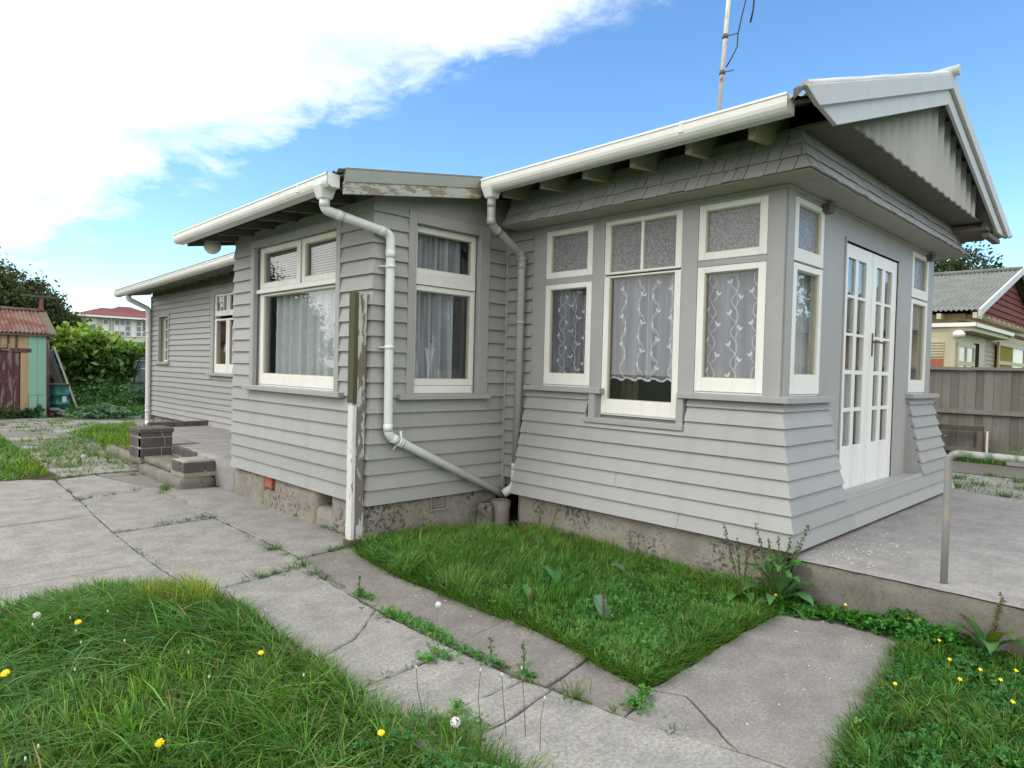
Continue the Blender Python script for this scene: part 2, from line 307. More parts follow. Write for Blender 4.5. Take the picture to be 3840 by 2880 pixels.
# ---------------------------------------------------------------- mesh helpers
def tag(o, label=None, cat=None, group=None, kind=None):
    for k, v in (('label', label), ('category', cat), ('group', group), ('kind', kind)):
        if v: o[k] = v
    return o
def empty(name, loc, label=None, cat=None, group=None, kind=None):
    o = bpy.data.objects.new(name, None); C.objects.link(o); o.location = loc; o.empty_display_size = .2
    return tag(o, label, cat, group, kind)
def wloc(o):
    v = Vector((0, 0, 0))
    while o: v = v + o.location; o = o.parent
    return v
class MB:
    def __init__(s): s.v = []; s.f = []; s.s = []; s.c = []
    def add(s, vs, fs, smooth=False):
        k = len(s.v); s.v += [tuple(x) for x in vs]; s.f += [tuple(i+k for i in f) for f in fs]; s.s += [smooth]*len(fs); return s
    def hexa(s, p): return s.add(p, [(0, 1, 2, 3), (7, 6, 5, 4), (0, 4, 5, 1), (1, 5, 6, 2), (2, 6, 7, 3), (3, 7, 4, 0)])
    def box(s, x0, x1, y0, y1, z0, z1):
        return s.hexa([(x0, y0, z0), (x1, y0, z0), (x1, y1, z0), (x0, y1, z0), (x0, y0, z1), (x1, y0, z1), (x1, y1, z1), (x0, y1, z1)])
    def bar(s, a, b, w_, h_, upv=(0, 0, 1)):
        a, b = Vector(a), Vector(b); d = (b-a).normalized(); u = Vector(upv)
        x = d.cross(u)
        if x.length < 1e-4: x = d.cross(Vector((1, 0, 0)))
        x.normalize(); y = x.cross(d); x *= w_/2; y *= h_/2
        return s.hexa([a-x-y, a+x-y, a+x+y, a-x+y, b-x-y, b+x-y, b+x+y, b-x+y])
    def tube(s, pts, r, n=12, cap=True, smooth=True):
        pts = [Vector(p) for p in pts]; k = len(s.v); rings = []; rr = r if isinstance(r, (list, tuple)) else [r]*len(pts)
        nrm = None
        for i, p in enumerate(pts):
            d = (pts[min(i+1, len(pts)-1)]-pts[max(i-1, 0)]).normalized()
            if nrm is None:
                nrm = d.cross(Vector((0, 0, 1)))
                if nrm.length < .05: nrm = d.cross(Vector((1, 0, 0)))
            nrm = (nrm - d*nrm.dot(d)).normalized(); b = d.cross(nrm)
            rings.append([p+(nrm*cos(2*pi*j/n)+b*sin(2*pi*j/n))*rr[i] for j in range(n)])
        vs = [v for rg in rings for v in rg]; fs = []
        for i in range(len(pts)-1):
            for j in range(n): a = i*n+j; b_ = i*n+(j+1) % n; fs.append((a, b_, b_+n, a+n))
        s.add(vs, fs, smooth)
        if cap:
            kk = len(pts)*n
            s.f += [tuple(k+j for j in range(n))[::-1], tuple(k+kk-n+j for j in range(n))]; s.s += [False, False]
        return s
    def extrude(s, prof, a, b, smooth=False, cap=True):
        """prof: list of 3D points at a; translate by (b-a)"""
        d = Vector(b)-Vector(a); n = len(prof); p0 = [Vector(p) for p in prof]; vs = p0+[p+d for p in p0]
        k = len(s.v); s.add(vs, [(j, (j+1) % n, (j+1) % n+n, j+n) for j in range(n)], smooth)
        if cap: s.f += [tuple(k+j for j in range(n))[::-1], tuple(k+n+j for j in range(n))]; s.s += [False, False]
        return s
    def build(s, name, mat, parent=None, bevel=0, label=None, cat=None, group=None, kind=None, fixn=True):
        me = bpy.data.meshes.new(name); L = wloc(parent) if parent else Vector((0, 0, 0))
        me.from_pydata([(x-L.x, y-L.y, z-L.z) for x, y, z in s.v], [], s.f); me.polygons.foreach_set('use_smooth', s.s)
        if fixn:
            b = bmesh.new(); b.from_mesh(me); bmesh.ops.recalc_face_normals(b, faces=b.faces); b.to_mesh(me); b.free()
        me.materials.append(mat if not isinstance(mat, str) else MT[mat])
        o = bpy.data.objects.new(name, me); C.objects.link(o); o.parent = parent
        if bevel:
            md = o.modifiers.new('edge', 'BEVEL'); md.width = bevel; md.segments = 1; md.limit_method = 'ANGLE'
        return tag(o, label, cat, group, kind)
def npmesh(name, V, F, mat, parent=None, col=None, smooth=False, **kw):
    """V (n,3) float, F list of (k,?) int arrays"""
    me = bpy.data.meshes.new(name); L = wloc(parent) if parent else Vector((0, 0, 0))
    V = np.asarray(V, np.float32)-np.array(L, np.float32)
    me.vertices.add(len(V)); me.vertices.foreach_set('co', V.ravel())
    loops = np.concatenate([f.ravel() for f in F]).astype(np.int32)
    tot = np.concatenate([np.full(len(f), f.shape[1], np.int32) for f in F]); st = np.concatenate([[0], np.cumsum(tot)[:-1]]).astype(np.int32)
    me.loops.add(len(loops)); me.loops.foreach_set('vertex_index', loops)
    me.polygons.add(len(tot)); me.polygons.foreach_set('loop_start', st); me.polygons.foreach_set('loop_total', tot)
    if smooth: me.polygons.foreach_set('use_smooth', np.ones(len(tot), bool))
    me.update(calc_edges=True)
    if col is not None:
        at = me.color_attributes.new('Col', 'FLOAT_COLOR', 'POINT'); c4 = np.ones((len(V), 4), np.float32); c4[:, :3] = col
        at.data.foreach_set('color', c4.ravel())
    me.materials.append(MT[mat] if isinstance(mat, str) else mat)
    o = bpy.data.objects.new(name, me); C.objects.link(o); o.parent = parent
    return tag(o, **kw)
# wall frames: point(u, offset outward, z)
QX, PY, FW, SL = -1.522, 2.722, 3.616, 2.722
WF = {'Q': lambda u, o, z: (QX-o, u, z), 'P': lambda u, o, z: (u, PY-o, z), 'S': lambda u, o, z: (-o, u, z), 'T': lambda u, o, z: (-o, u, z), 'F': lambda u, o, z: (u, -o, z)}
def wb(mb, W, u0, u1, o0, o1, z0, z1):
    p = WF[W] if isinstance(W, str) else W
    return mb.hexa([p(u0, o0, z0), p(u1, o0, z0), p(u1, o1, z0), p(u0, o1, z0), p(u0, o0, z1), p(u1, o0, z1), p(u1, o1, z1), p(u0, o1, z1)])

# ================================================================ SETTING : ground
def rpoly(pts, jit=.006, step=.12, seed=0):
    """subdivide + jitter polygon edges"""
    r = random.Random(seed); out = []
    n = len(pts)
    for i in range(n):
        a, b = Vector(pts[i]), Vector(pts[(i+1) % n]); L = (b-a).length; k = max(1, int(L/step)); nn = Vector((-(b-a).y, (b-a).x)).normalized() if L else Vector((0, 0))
        for j in range(k):
            p = a.lerp(b, j/k)
            if j: p = p+nn*r.uniform(-jit, jit)
            out.append((p.x, p.y))
    return out
def slab(pts, z, th, name, mat, parent, gap=.007, seed=0, tilt=(0, 0), rim=.009, jit=.0055):
    P = rpoly(pts, jit, .055, seed); cx = sum(p[0] for p in P)/len(P); cy = sum(p[1] for p in P)/len(P)
    n = len(P)
    area = sum(P[i][0]*P[(i+1) % n][1]-P[(i+1) % n][0]*P[i][1] for i in range(n))
    if area < 0: P = P[::-1]
    def inset(d):
        o = []
        for i in range(n):
            a = Vector(P[i-1]); b = Vector(P[i]); c = Vector(P[(i+1) % n]); t = (c-a).normalized(); nn = Vector((-t.y, t.x)); o.append((b+nn*d))
        return o
    a, b = inset(gap), inset(gap+rim)
    Z = lambda p, dz: z+dz+tilt[0]*(p[0]-cx)+tilt[1]*(p[1]-cy)
    vs = [(p.x, p.y, z-th) for p in a]+[(p.x, p.y, Z(p, -rim*.8)) for p in a]+[(p.x, p.y, Z(p, 0)) for p in b]
    fs = [(i, (i+1) % n, (i+1) % n+n, i+n) for i in range(n)]+[(i+n, (i+1) % n+n, (i+1) % n+2*n, i+2*n) for i in range(n)]+[tuple(range(2*n, 3*n))]
    mb = MB(); mb.add(vs, fs); return mb.build(name, mat, parent)
g = MB(); g.add([(-300, -300, G-.035), (300, -300, G-.035), (300, 300, G-.035), (-300, 300, G-.035)], [(0, 1, 2, 3)]); g.build('ground', 'ground', kind='structure')
path = empty('path', (-2.5, 2, G), kind='structure')
MT['dirt'] = simple('dark_joint_dirt', (.060, .052, .036), .95, .1, .4, 9, .6, 50)
g = MB(); g.add([(-5.2, -3, G-.029), (-1.40, -3, G-.029), (-1.40, 12.5, G-.029), (2.4, 12.5, G-.029), (2.4, 18.2, G-.029), (-5.2, 18.2, G-.029)], [(0, 1, 2, 3, 4, 5)]); g.build('dirt_bed', 'dirt', path, fixn=False)
g = MB(); g.add([(-1.4, -1.2, G-.029), (-.1, -1.2, G-.029), (-.1, -.1, G-.029), (-1.4, -.1, G-.029)], [(0, 1, 2, 3)]); g.build('dirt_bed', 'dirt', path, fixn=False)
R = [([(-2.06, 6.28), (-2.105, 4.44), (-2.125, 2.70), (-1.68, 2.78), (-1.46, 2.80), (-1.46, 5.96), (-1.95, 6.28)], 'slab'),
     ([(-2.125, 2.70), (-2.24, 2.14), (-2.26, 1.80), (-2.285, .70), (-1.80, .79), (-1.81, 1.35), (-1.82, 1.83), (-1.75, 2.45), (-1.62, 2.77)], 'slab2'),
     ([(-2.285, .70), (-2.27, .18), (-2.25, .06), (-1.86, .13), (-1.83, .29), (-1.80, .79)], 'slab2'),
     ([(-2.25, .06), (-2.235, -.01), (-2.196, -.34), (-1.93, -.28), (-1.87, .09), (-1.86, .13)], 'slab2'),
     ([(-2.196, -.34), (-2.08, -.80), (-1.83, -.42), (-1.905, -.275)], 'slab3'),
     ([(-1.905, -.275), (-1.83, -.42), (-2.08, -.80), (-2.02, -1.10), (-1.6, -1.06), (-.6, -.97), (-.21, -.90), (-.21, -.24), (-.9, -.235)], 'slab3'),
     ([(-2.96, 4.37), (-2.10, 4.44), (-2.06, 6.26), (-2.86, 6.03), (-2.92, 5.2)], 'slab'),
     ([(-2.86, 6.03), (-2.06, 6.28), (-2.35, 7.72), (-2.80, 7.55)], 'slab'),
     ([(-2.96, 4.37), (-2.99, 3.3), (-2.97, 2.36), (-2.13, 2.50), (-2.105, 4.44)], 'slab'),
     ([(-2.97, 2.36), (-2.99, 1.3), (-2.99, .98), (-2.62, 1.12), (-2.30, 1.41), (-2.25, 2.0), (-2.235, 2.2), (-2.13, 2.50)], 'slab'),
     ([(-2.99, .98), (-2.99, .62), (-2.60, .63), (-2.305, .66), (-2.30, 1.41), (-2.62, 1.12)], 'slab'),
     ([(-2.99, .62), (-2.99, .17), (-2.62, .19), (-2.285, .175), (-2.305, .66), (-2.60, .63)], 'slab'),
     ([(-2.99, .17), (-2.99, -.03), (-2.6, -.03), (-2.25, .03), (-2.285, .175), (-2.62, .19)], 'slab'),
     ([(-2.99, -.03), (-2.99, -1.6), (-1.95, -1.6), (-2.02, -1.10), (-2.08, -.80), (-2.196, -.34), (-2.25, .03), (-2.6, -.03)], 'slab'),
     ([(-2.92, 5.2), (-2.96, 4.37), (-2.99, 3.3), (-4.9, 3.2), (-4.9, 5.1)], 'slab'),
     ([(-2.86, 6.03), (-2.92, 5.2), (-4.9, 5.1), (-4.9, 6.3), (-3.5, 6.4), (-3.0, 6.35)], 'slab'),
     ([(-3.0, 6.38), (-3.5, 6.42), (-4.9, 6.34), (-4.9, 7.9), (-3.06, 7.78), (-2.80, 7.55), (-2.86, 6.06)], 'slab'),
     ([(-2.06, 6.30), (-1.93, 6.1), (-1.50, 6.1), (-1.50, 7.62), (-2.33, 7.72)], 'slab2'),
     ([(-2.99, 3.3), (-2.98, 2.4), (-3.7, 2.5), (-4.9, 3.0), (-4.9, 3.2)], 'slab')]
for i, (p, mt) in enumerate(R):
    r = random.Random(i); slab(p, G+r.uniform(-.007, .004), .05, 'paving_slab', MT[mt], path, .0042, i, (r.uniform(-.003, .003), r.uniform(-.003, .003)))
# far broken path
rr = random.Random(5); y = 7.75; k = 30
while y < 17.3:
    h = rr.uniform(.45, .95); x0 = -2.72+.01*(y-7)*2; x1 = -1.55 if y < 11 else (-1.3 if y < 13 else 1.2)
    if y > 13.2: x0 = -3.5; 
    if y > 15.2: x1 = 2.2
    x = x0
    while x < x1-.2:
        wdt = min(rr.uniform(.45, 1.1), x1-x)
        slab([(x, y), (x+wdt, y+rr.uniform(-.05, .05)), (x+wdt, y+h), (x, y+h)], G+rr.uniform(-.012, .006), .05, 'paving_slab', MT['slab2' if rr.random() < .6 else 'slab'], path, .018, k, (rr.uniform(-.01, .01), rr.uniform(-.01, .01)), jit=.02)
        x += wdt; k += 1
    y += h
# right of the terrace
g = MB(); g.add([(3.7, -8, G-.018), (8.3, -8, G-.018), (8.3, 8, G-.018), (3.7, 8, G-.018)], [(0, 1, 2, 3)]); g.build('gravel', 'gravel', kind='structure')
g = MB(); g.add([(8.2, -12, G-.008), (9.9, -12, G-.008), (9.9, 16, G-.008), (8.2, 16, G-.008)], [(0, 1, 2, 3)]); g.build('driveway', 'asphalt', kind='structure')
# terrace block with a worn uneven rim
TZ = .17
def roughblock(name, x0, x1, y0, y1, z0, z1, mat, parent, amp=.008, step=.07, freq=9, seed=0, **kw):
    nx, ny, nz = [max(2, int(abs(b-a)/step)) for a, b in ((x0, x1), (y0, y1), (z0, z1))]
    nx, ny, nz = min(nx, 60), min(ny, 60), min(nz, 12)
    b = bmesh.new(); bmesh.ops.create_cube(b, size=1)
    b.free()
    idx = {}; vs = []; fs = []
    def vid(i, j, k_):
        if (i, j, k_) not in idx:
            p = Vector((x0+(x1-x0)*i/nx, y0+(y1-y0)*j/ny, z0+(z1-z0)*k_/nz))
            n = mn.noise_vector(p*freq+Vector((seed, 0, 0)))*amp + mn.noise_vector(p*freq*3.3)*amp*.5
            e = (i in (0, nx))+(j in (0, ny))+(k_ in (0, nz))
            if e >= 2:
                c = Vector(((x0+x1)/2, (y0+y1)/2, (z0+z1)/2)); q = p-c
                sh = amp*1.2+abs(mn.noise(p*freq*2))*amp*2
                if i in (0, nx): n.x -= math.copysign(sh, q.x)
                if j in (0, ny): n.y -= math.copysign(sh, q.y)
                if k_ in (0, nz): n.z -= math.copysign(sh, q.z)
            idx[(i, j, k_)] = len(vs); vs.append(p+n)
        return idx[(i, j, k_)]
    for i in range(nx):
        for j in range(ny):
            for kk in (0, nz): fs.append((vid(i, j, kk), vid(i+1, j, kk), vid(i+1, j+1, kk), vid(i, j+1, kk)))
    for i in range(nx):
        for l in range(nz):
            for jj in (0, ny): fs.append((vid(i, jj, l), vid(i+1, jj, l), vid(i+1, jj, l+1), vid(i, jj, l+1)))
    for j in range(ny):
        for l in range(nz):
            for ii in (0, nx): fs.append((vid(ii, j, l), vid(ii, j+1, l), vid(ii, j+1, l+1), vid(ii, j, l+1)))
    mb = MB(); mb.add(vs, fs, True); return mb.build(name, mat, parent, **kw)
terr = empty('terrace', (1.7, -2, G), kind='structure')
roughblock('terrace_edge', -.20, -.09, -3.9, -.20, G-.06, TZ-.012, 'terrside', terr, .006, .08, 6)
g = MB(); nx_, ny_ = 60, 60; vs = []; fs = []
for i in range(nx_+1):
    for j in range(ny_+1):
        x = -.197+(3.70+.197)*i/nx_ + (.10*(j/ny_) if i == nx_ else 0); yy = -3.9+3.9*j/ny_+.0
        e = .012 if i == 0 else 0
        vs.append((x+(random.uniform(-.006, .006) if i == 0 else 0), yy-.05 if j == ny_ else yy, TZ-e+mn.noise(Vector((x*2, yy*2, 0)))*.004))
for i in range(nx_):
    for j in range(ny_): a = i*(ny_+1)+j; fs.append((a, a+ny_+1, a+ny_+2, a+1))
g.add(vs, fs, True); g.build('terrace_top', 'terr', terr, fixn=False)
g = MB(); g.box(3.55, 3.68, -3.9, -.05, G-.1, TZ-.01); g.build('terrace_far_edge', 'terr', terr)

# ================================================================ HOUSE
house = empty('weatherboard_house', (1.8, 6, G), 'grey weatherboard bungalow with white windows, shingled hood and gabled front room', 'house')
def cuts(u0, u1, zlo, zhi, holes):
    us = sorted({u0, u1, *[h[i] for h in holes for i in (0, 1) if u0 < h[i] < u1]}); out = []
    for a, b in zip(us, us[1:]):
        lo, hi = zlo, zhi
        for h in holes:
            if h[0] <= a+1e-6 and h[1] >= b-1e-6:
                if h[2] <= lo+.012 and h[3] >= hi-.012: lo = hi
                elif h[2] > lo and h[2] < hi: hi = h[2]
                elif h[3] > lo and h[3] < hi: lo = h[3]
        if hi-lo > .018:
            if out and abs(out[-1][1]-a) < 1e-6 and out[-1][2] == lo and out[-1][3] == hi: out[-1] = (out[-1][0], b, lo, hi)
            else: out.append((a, b, lo, hi))
    return out
def boards(W, u0, u1, z0, pitch, n, holes=(), flare=lambda z: 0.0, m0=0, m1=0, sag=0, seed=0, zmax=None, th=.027):
    r = random.Random(seed)
    for k in range(n):
        zb = z0+k*pitch; zt = zb+pitch
        if zmax and zb > zmax-.02: break
        if zmax: zt = min(zt, zmax)
        segs = []
        for a, b, lo, hi in cuts(u0, u1, zb, zt, holes):
            if b-a > 1.6 and r.random() < .5:
                q = r.uniform(a+.5, b-.5); segs += [(a, q-.0012, lo, hi), (q+.0012, b, lo, hi)]
            else: segs.append((a, b, lo, hi))
        for a, b, lo, hi in segs:
            mb = MB(); j = r.uniform(-.0012, .0012); N = max(1, int((b-a)/.45)) if sag else 1
            fr = lambda z: (z-zb)/pitch
            ring = []
            jo = r.uniform(-.001, .0015)
            for q in range(N+1):
                u = a+(b-a)*q/N; dz = sag*sin(u*1.3+k*.9)*.5+sag*mn.noise(Vector((u*.8, k*2.1, 0)))*1.2 if sag else 0
                prof = [(flare(lo)+th*(1-fr(lo))+.005+jo, lo+j), (flare(hi)+th*(1-fr(hi))+.004, hi+(.02 if hi == zt and (zmax is None or hi < zmax) else 0)), (flare(hi)-.010, hi+.004), (flare(lo)-.006, lo+j)]
                for o, z in prof:
                    uu = u
                    if q == 0 and abs(a-u0) < 1e-6: uu = u+m0*o
                    if q == N and abs(b-u1) < 1e-6: uu = u+m1*o
                    ring.append(WF[W](uu, o, z+dz))
            vs = ring; fs = []
            for q in range(N):
                for e in range(4): fs.append((q*4+e, q*4+(e+1) % 4, q*4+4+(e+1) % 4, q*4+4+e))
            fs += [(0, 1, 2, 3), (N*4+3, N*4+2, N*4+1, N*4)]
            mb.add(vs, fs); mb.build('weatherboard', 'grey', house)
def panel(W, u0, u1, z0, z1, holes, o0, o1, name, mat):
    mb = MB(); us = sorted({u0, u1, *[h[i] for h in holes for i in (0, 1) if u0 < h[i] < u1]}); zs = sorted({z0, z1, *[h[i] for h in holes for i in (2, 3) if z0 < h[i] < z1]})
    for a, b in zip(us, us[1:]):
        run = None
        for c, d in list(zip(zs, zs[1:]))+[(None, None)]:
            hole = c is None or any(h[0] <= a+1e-6 and h[1] >= b-1e-6 and h[2] <= c+1e-6 and h[3] >= d-1e-6 for h in holes)
            if hole:
                if run: wb(mb, W, a, b, o0, o1, run[0], run[1]); run = None
            else: run = (run[0] if run else c, d)
    return mb.build(name, mat, house)
WTOP = 2.60
wS = [(1.667, 2.216, 1.209, WTOP), (.793, 1.545, .988, WTOP), (.119, .662, 1.209, WTOP)]
wF = [(.116, .638, 1.209, WTOP), (2.852, 3.419, 1.209, WTOP), (1.083, 2.409, .39, 2.43)]
wP = [(-1.12, -.398, 1.10, 2.56)]
wQ = [(3.27, 4.93, 1.10, 2.53)]
wT = [(8.55, 10.06, 1.14, 2.50), (12.42, 12.97, 1.30, 2.21)]
# inner sheathing, keeps the rooms dark and closed
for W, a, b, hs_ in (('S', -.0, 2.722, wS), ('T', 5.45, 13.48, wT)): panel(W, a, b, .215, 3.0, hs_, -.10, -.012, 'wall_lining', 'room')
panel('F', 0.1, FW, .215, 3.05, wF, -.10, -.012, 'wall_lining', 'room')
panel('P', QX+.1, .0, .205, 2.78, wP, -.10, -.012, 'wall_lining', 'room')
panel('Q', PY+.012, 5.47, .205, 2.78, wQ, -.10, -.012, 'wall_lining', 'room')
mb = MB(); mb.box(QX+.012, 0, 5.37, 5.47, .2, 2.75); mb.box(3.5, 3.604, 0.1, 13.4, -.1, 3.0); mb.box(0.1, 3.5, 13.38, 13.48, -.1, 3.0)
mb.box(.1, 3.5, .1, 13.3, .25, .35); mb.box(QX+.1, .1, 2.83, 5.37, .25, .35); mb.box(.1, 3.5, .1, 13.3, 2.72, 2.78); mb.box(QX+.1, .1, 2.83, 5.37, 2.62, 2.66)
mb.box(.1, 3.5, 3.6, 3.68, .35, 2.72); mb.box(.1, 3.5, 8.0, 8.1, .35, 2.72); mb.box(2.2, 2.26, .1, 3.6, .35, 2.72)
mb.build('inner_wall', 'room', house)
# boards
boards('Q', PY, 5.47, .188, .1265, 19, [(3.20, 5.01, 1.06, 9)], m0=-1, seed=1, zmax=2.60, sag=.002)
boards('P', QX, -.045, .188, .1265, 20, [(-1.20, -.275, 1.06, 9)], m0=-1, seed=2, zmax=2.655)
mb = MB(); wb(mb, 'P', -.045, -.0, 0, .034, .155, 2.66); mb.build('corner_stop', 'grey', house, .003)
panel('Q', PY-.002, 5.47, 2.60, 2.70, [], -.004, .012, 'frieze_board', 'panel')
mb = MB(); mb.hexa([WF['P'](QX, .0, 2.655), WF['P'](0, 0, 2.655), WF['P'](0, .016, 2.655), WF['P'](QX-.016, .016, 2.655), WF['P'](QX, 0, 2.72), WF['P'](0, 0, 2.97), WF['P'](0, .016, 2.97), WF['P'](QX-.016, .016, 2.72)]); mb.build('frieze_board', 'panel', house)
# S upper left plain boards, S and F skirts
FL = lambda z: .012+max(0, 1.12-z)*.205
boards('S', 2.372, 2.722, .30, .1127, 21, [], seed=3, zmax=2.66)
boards('S', 0, 2.395, .200, .1115, 9, [(1.502, 2.5, 1.155, 9), (.70, 1.655, .945, 9), (-1, .765, 1.155, 9)], FL, m0=-1, seed=4, sag=.001)
panel('S', 0.0, 2.372, 1.15, 2.66, [(1.667, 2.216, 1.15, WTOP), (.119, .662, 1.15, WTOP), (.793, 1.545, .9, WTOP)], -.011, .012, 'wall_panel', 'panel')
mb = MB(); wb(mb, 'S', .7, .793, -.011, .012, .93, 1.149); mb.build('wall_panel', 'panel', house); mb = MB(); wb(mb, 'S', 1.545, 1.64, -.011, .012, .93, 1.149); mb.build('wall_panel', 'panel', house)
mb = MB(); wb(mb, 'S', .715, .775, .012, .07, .945, 1.150); mb.build('window_cheek', 'panel', house, .002); mb = MB(); wb(mb, 'S', 1.565, 1.63, .012, .07, .945, 1.150); mb.build('window_cheek', 'panel', house, .002)
panel('F', .012, FW-.012, .40, 2.66, [(.116, .638, 1.15, WTOP), (2.852, 3.419, 1.15, WTOP), (1.083, 2.409, .39, 2.43)], -.011, .012, 'wall_panel', 'panel')
boards('F', 0, .80, .423, .1115, 7, [(-1, 9, 1.155, 9)], FL, m0=-1, seed=5)
boards('F', 2.83, FW, .423, .1115, 7, [(-1, 9, 1.155, 9)], FL, m1=1, seed=6)
boards('F', 0, FW, .200, .1115, 2, [], FL, m0=-1, m1=1, seed=7)
for ua, ub in ((.765, .803), (2.826, 2.865)):
    mb = MB(); mb.extrude([WF['F'](ua, 0, .42), WF['F'](ua, FL(.42), .42), WF['F'](ua, FL(1.14)-.004, 1.14), WF['F'](ua, 0, 1.14)], (ua, 0, 0), (ub, 0, 0)); mb.build('skirt_cheek', 'panel', house)
mb = MB(); mb.extrude([WF['S'](2.375, 0, .2), WF['S'](2.375, FL(.2)-.004, .2), WF['S'](2.375, FL(1.14)-.006, 1.14), WF['S'](2.375, 0, 1.14)], (0, 2.375, 0), (0, 2.388, 0)); mb.build('skirt_cheek', 'panel', house)
mb = MB(); wb(mb, 'F', .79, 2.84, -.05, FL(.42)+.02, .388, .4235); mb.build('door_sill', 'panel', house, .004)
# side wall beyond (right side of the front room) and back
mb = MB(); mb.box(FW-.012, FW, .0, 13.48, .1, 2.95); mb.build('side_wall', 'grey', house)
boards('T', 5.47, 13.48, .190, .1035, 24, [(8.46, 10.19, 1.10, 2.60), (12.36, 13.03, 1.26, 2.27)], seed=8, sag=.006, zmax=2.66)
mb = MB(); wb(mb, 'T', 13.44, 13.50, -.02, .035, .15, 2.66); mb.build('corner_stop', 'grey', house, .003)
# window builder
def window(W, u0, u1, z0, z1, sashes, rec=0.0, casing=None, sill=None, lab=None, frame=.012, fmat='white'):
    """sashes: (ua,ub,za,zb, side,top,bottom, glassmat, nx, ny)"""
    c = WF[W]((u0+u1)/2, 0, z0); wn_ = empty('window', tuple(Vector(c)-wloc(house))); wn_.parent = house
    if lab: wn_['label'] = lab
    mb = MB()
    for a, b, c_, d in ((u0, u0+frame, z0, z1), (u1-frame, u1, z0, z1), (u0+frame, u1-frame, z1-frame, z1), (u0+frame, u1-frame, z0, z0+frame)): wb(mb, W, a, b, rec-.09, rec+.004, c_, d)
    mb.build('frame', fmat, wn_)
    for (ua, ub, za, zb, sd_, tp, bt, gm, nx, ny, of) in sashes:
        mb = MB(); o0, o1 = rec-.035+of, rec+.010+of
        wb(mb, W, ua, ua+sd_, o0, o1, za, zb); wb(mb, W, ub-sd_, ub, o0, o1, za, zb)
        wb(mb, W, ua+sd_, ub-sd_, o0, o1-.001, zb-tp, zb); wb(mb, W, ua+sd_, ub-sd_, o0, o1-.001, za, za+bt)
        pu0, pu1, pz0, pz1 = ua+sd_, ub-sd_, za+bt, zb-tp
        mb.build('sash', 'white', wn_, .003)
        if nx > 1 or ny > 1:
            mb = MB()
            for i in range(1, nx): x = pu0+(pu1-pu0)*i/nx; wb(mb, W, x-.012, x+.012, o0+.004, o1-.006, pz0, pz1)
            for i in range(1, ny): z = pz0+(pz1-pz0)*i/ny; wb(mb, W, pu0, pu1, o0+.006, o1-.008, z-.012, z+.012)
            mb.build('glazing_bar', 'white', wn_, .002)
        # putty bead
        mb = MB(); bw = .007
        for a, b, c_, d in ((pu0, pu0+bw, pz0, pz1), (pu1-bw, pu1, pz0, pz1), (pu0+bw, pu1-bw, pz0, pz0+bw), (pu0+bw, pu1-bw, pz1-bw, pz1)): wb(mb, W, a, b, o0+.008, o1-.016, c_, d)
        mb.build('putty_bead', 'creamtrim', wn_)
        for i in range(nx):
            for j in range(ny):
                mb = MB(); wb(mb, W, pu0+(pu1-pu0)*i/nx, pu0+(pu1-pu0)*(i+1)/nx, o0+.010, o0+.014, pz0+(pz1-pz0)*j/ny, pz0+(pz1-pz0)*(j+1)/ny); mb.build('pane', gm, wn_)
    if casing:
        for (a, b, c_, d, oo) in casing: mb = MB(); wb(mb, W, a, b, -.02, oo, c_, d); mb.build('casing', 'panel', wn_, .003)
    if sill:
        for (a, b, c_, d, oo) in sill: mb = MB(); wb(mb, W, a, b, -.03, oo, c_, d); mb.build('sill', 'panel', wn_, .004)
    return wn_
window('S', 1.667, 2.216, 1.195, WTOP, [(1.672, 2.211, 1.209, 2.11, .058, .045, .10, 'glass', 1, 1, .004), (1.672, 2.211, 2.165, 2.592, .058, .04, .055, 'frost', 1, 1, .004)],
       sill=[(1.502, 2.40, 1.15, 1.196, .085)], casing=[(1.667, 2.216, 2.111, 2.164, .012)], lab='left window of the shingled bay with vine net curtain')
window('S', .793, 1.545, .975, WTOP, [(.80, 1.538, .988, 2.135, .055, .014, .115, 'glass', 1, 1, .004), (.80, 1.538, 2.150, 2.592, .055, .03, .016, 'obscure', 2, 1, .004)],
       sill=[(.70, 1.655, .905, .948, .10)], lab='tall middle window with two hammered glass top panes')
window('S', .119, .662, 1.195, WTOP, [(.124, .657, 1.209, 2.135, .058, .045, .10, 'glass', 1, 1, .004), (.124, .657, 2.185, 2.592, .058, .04, .055, 'frost', 1, 1, .004)],
       casing=[(.119, .662, 2.137, 2.183, .010)], lab='right window of the shingled bay with vine net curtain')
window('F', .116, .638, 1.195, WTOP, [(.121, .633, 1.209, 2.135, .058, .045, .14, 'glass', 1, 1, .004), (.121, .633, 2.150, 2.592, .058, .04, .09, 'frost', 1, 1, .004)], lab='narrow window left of the french doors')
window('F', 2.852, 3.419, 1.195, WTOP, [(2.857, 3.414, 1.209, 2.135, .058, .045, .12, 'glass', 1, 1, .004), (2.857, 3.414, 2.150, 2.592, .058, .04, .09, 'frost', 1, 1, .004)], lab='narrow window right of the french doors')
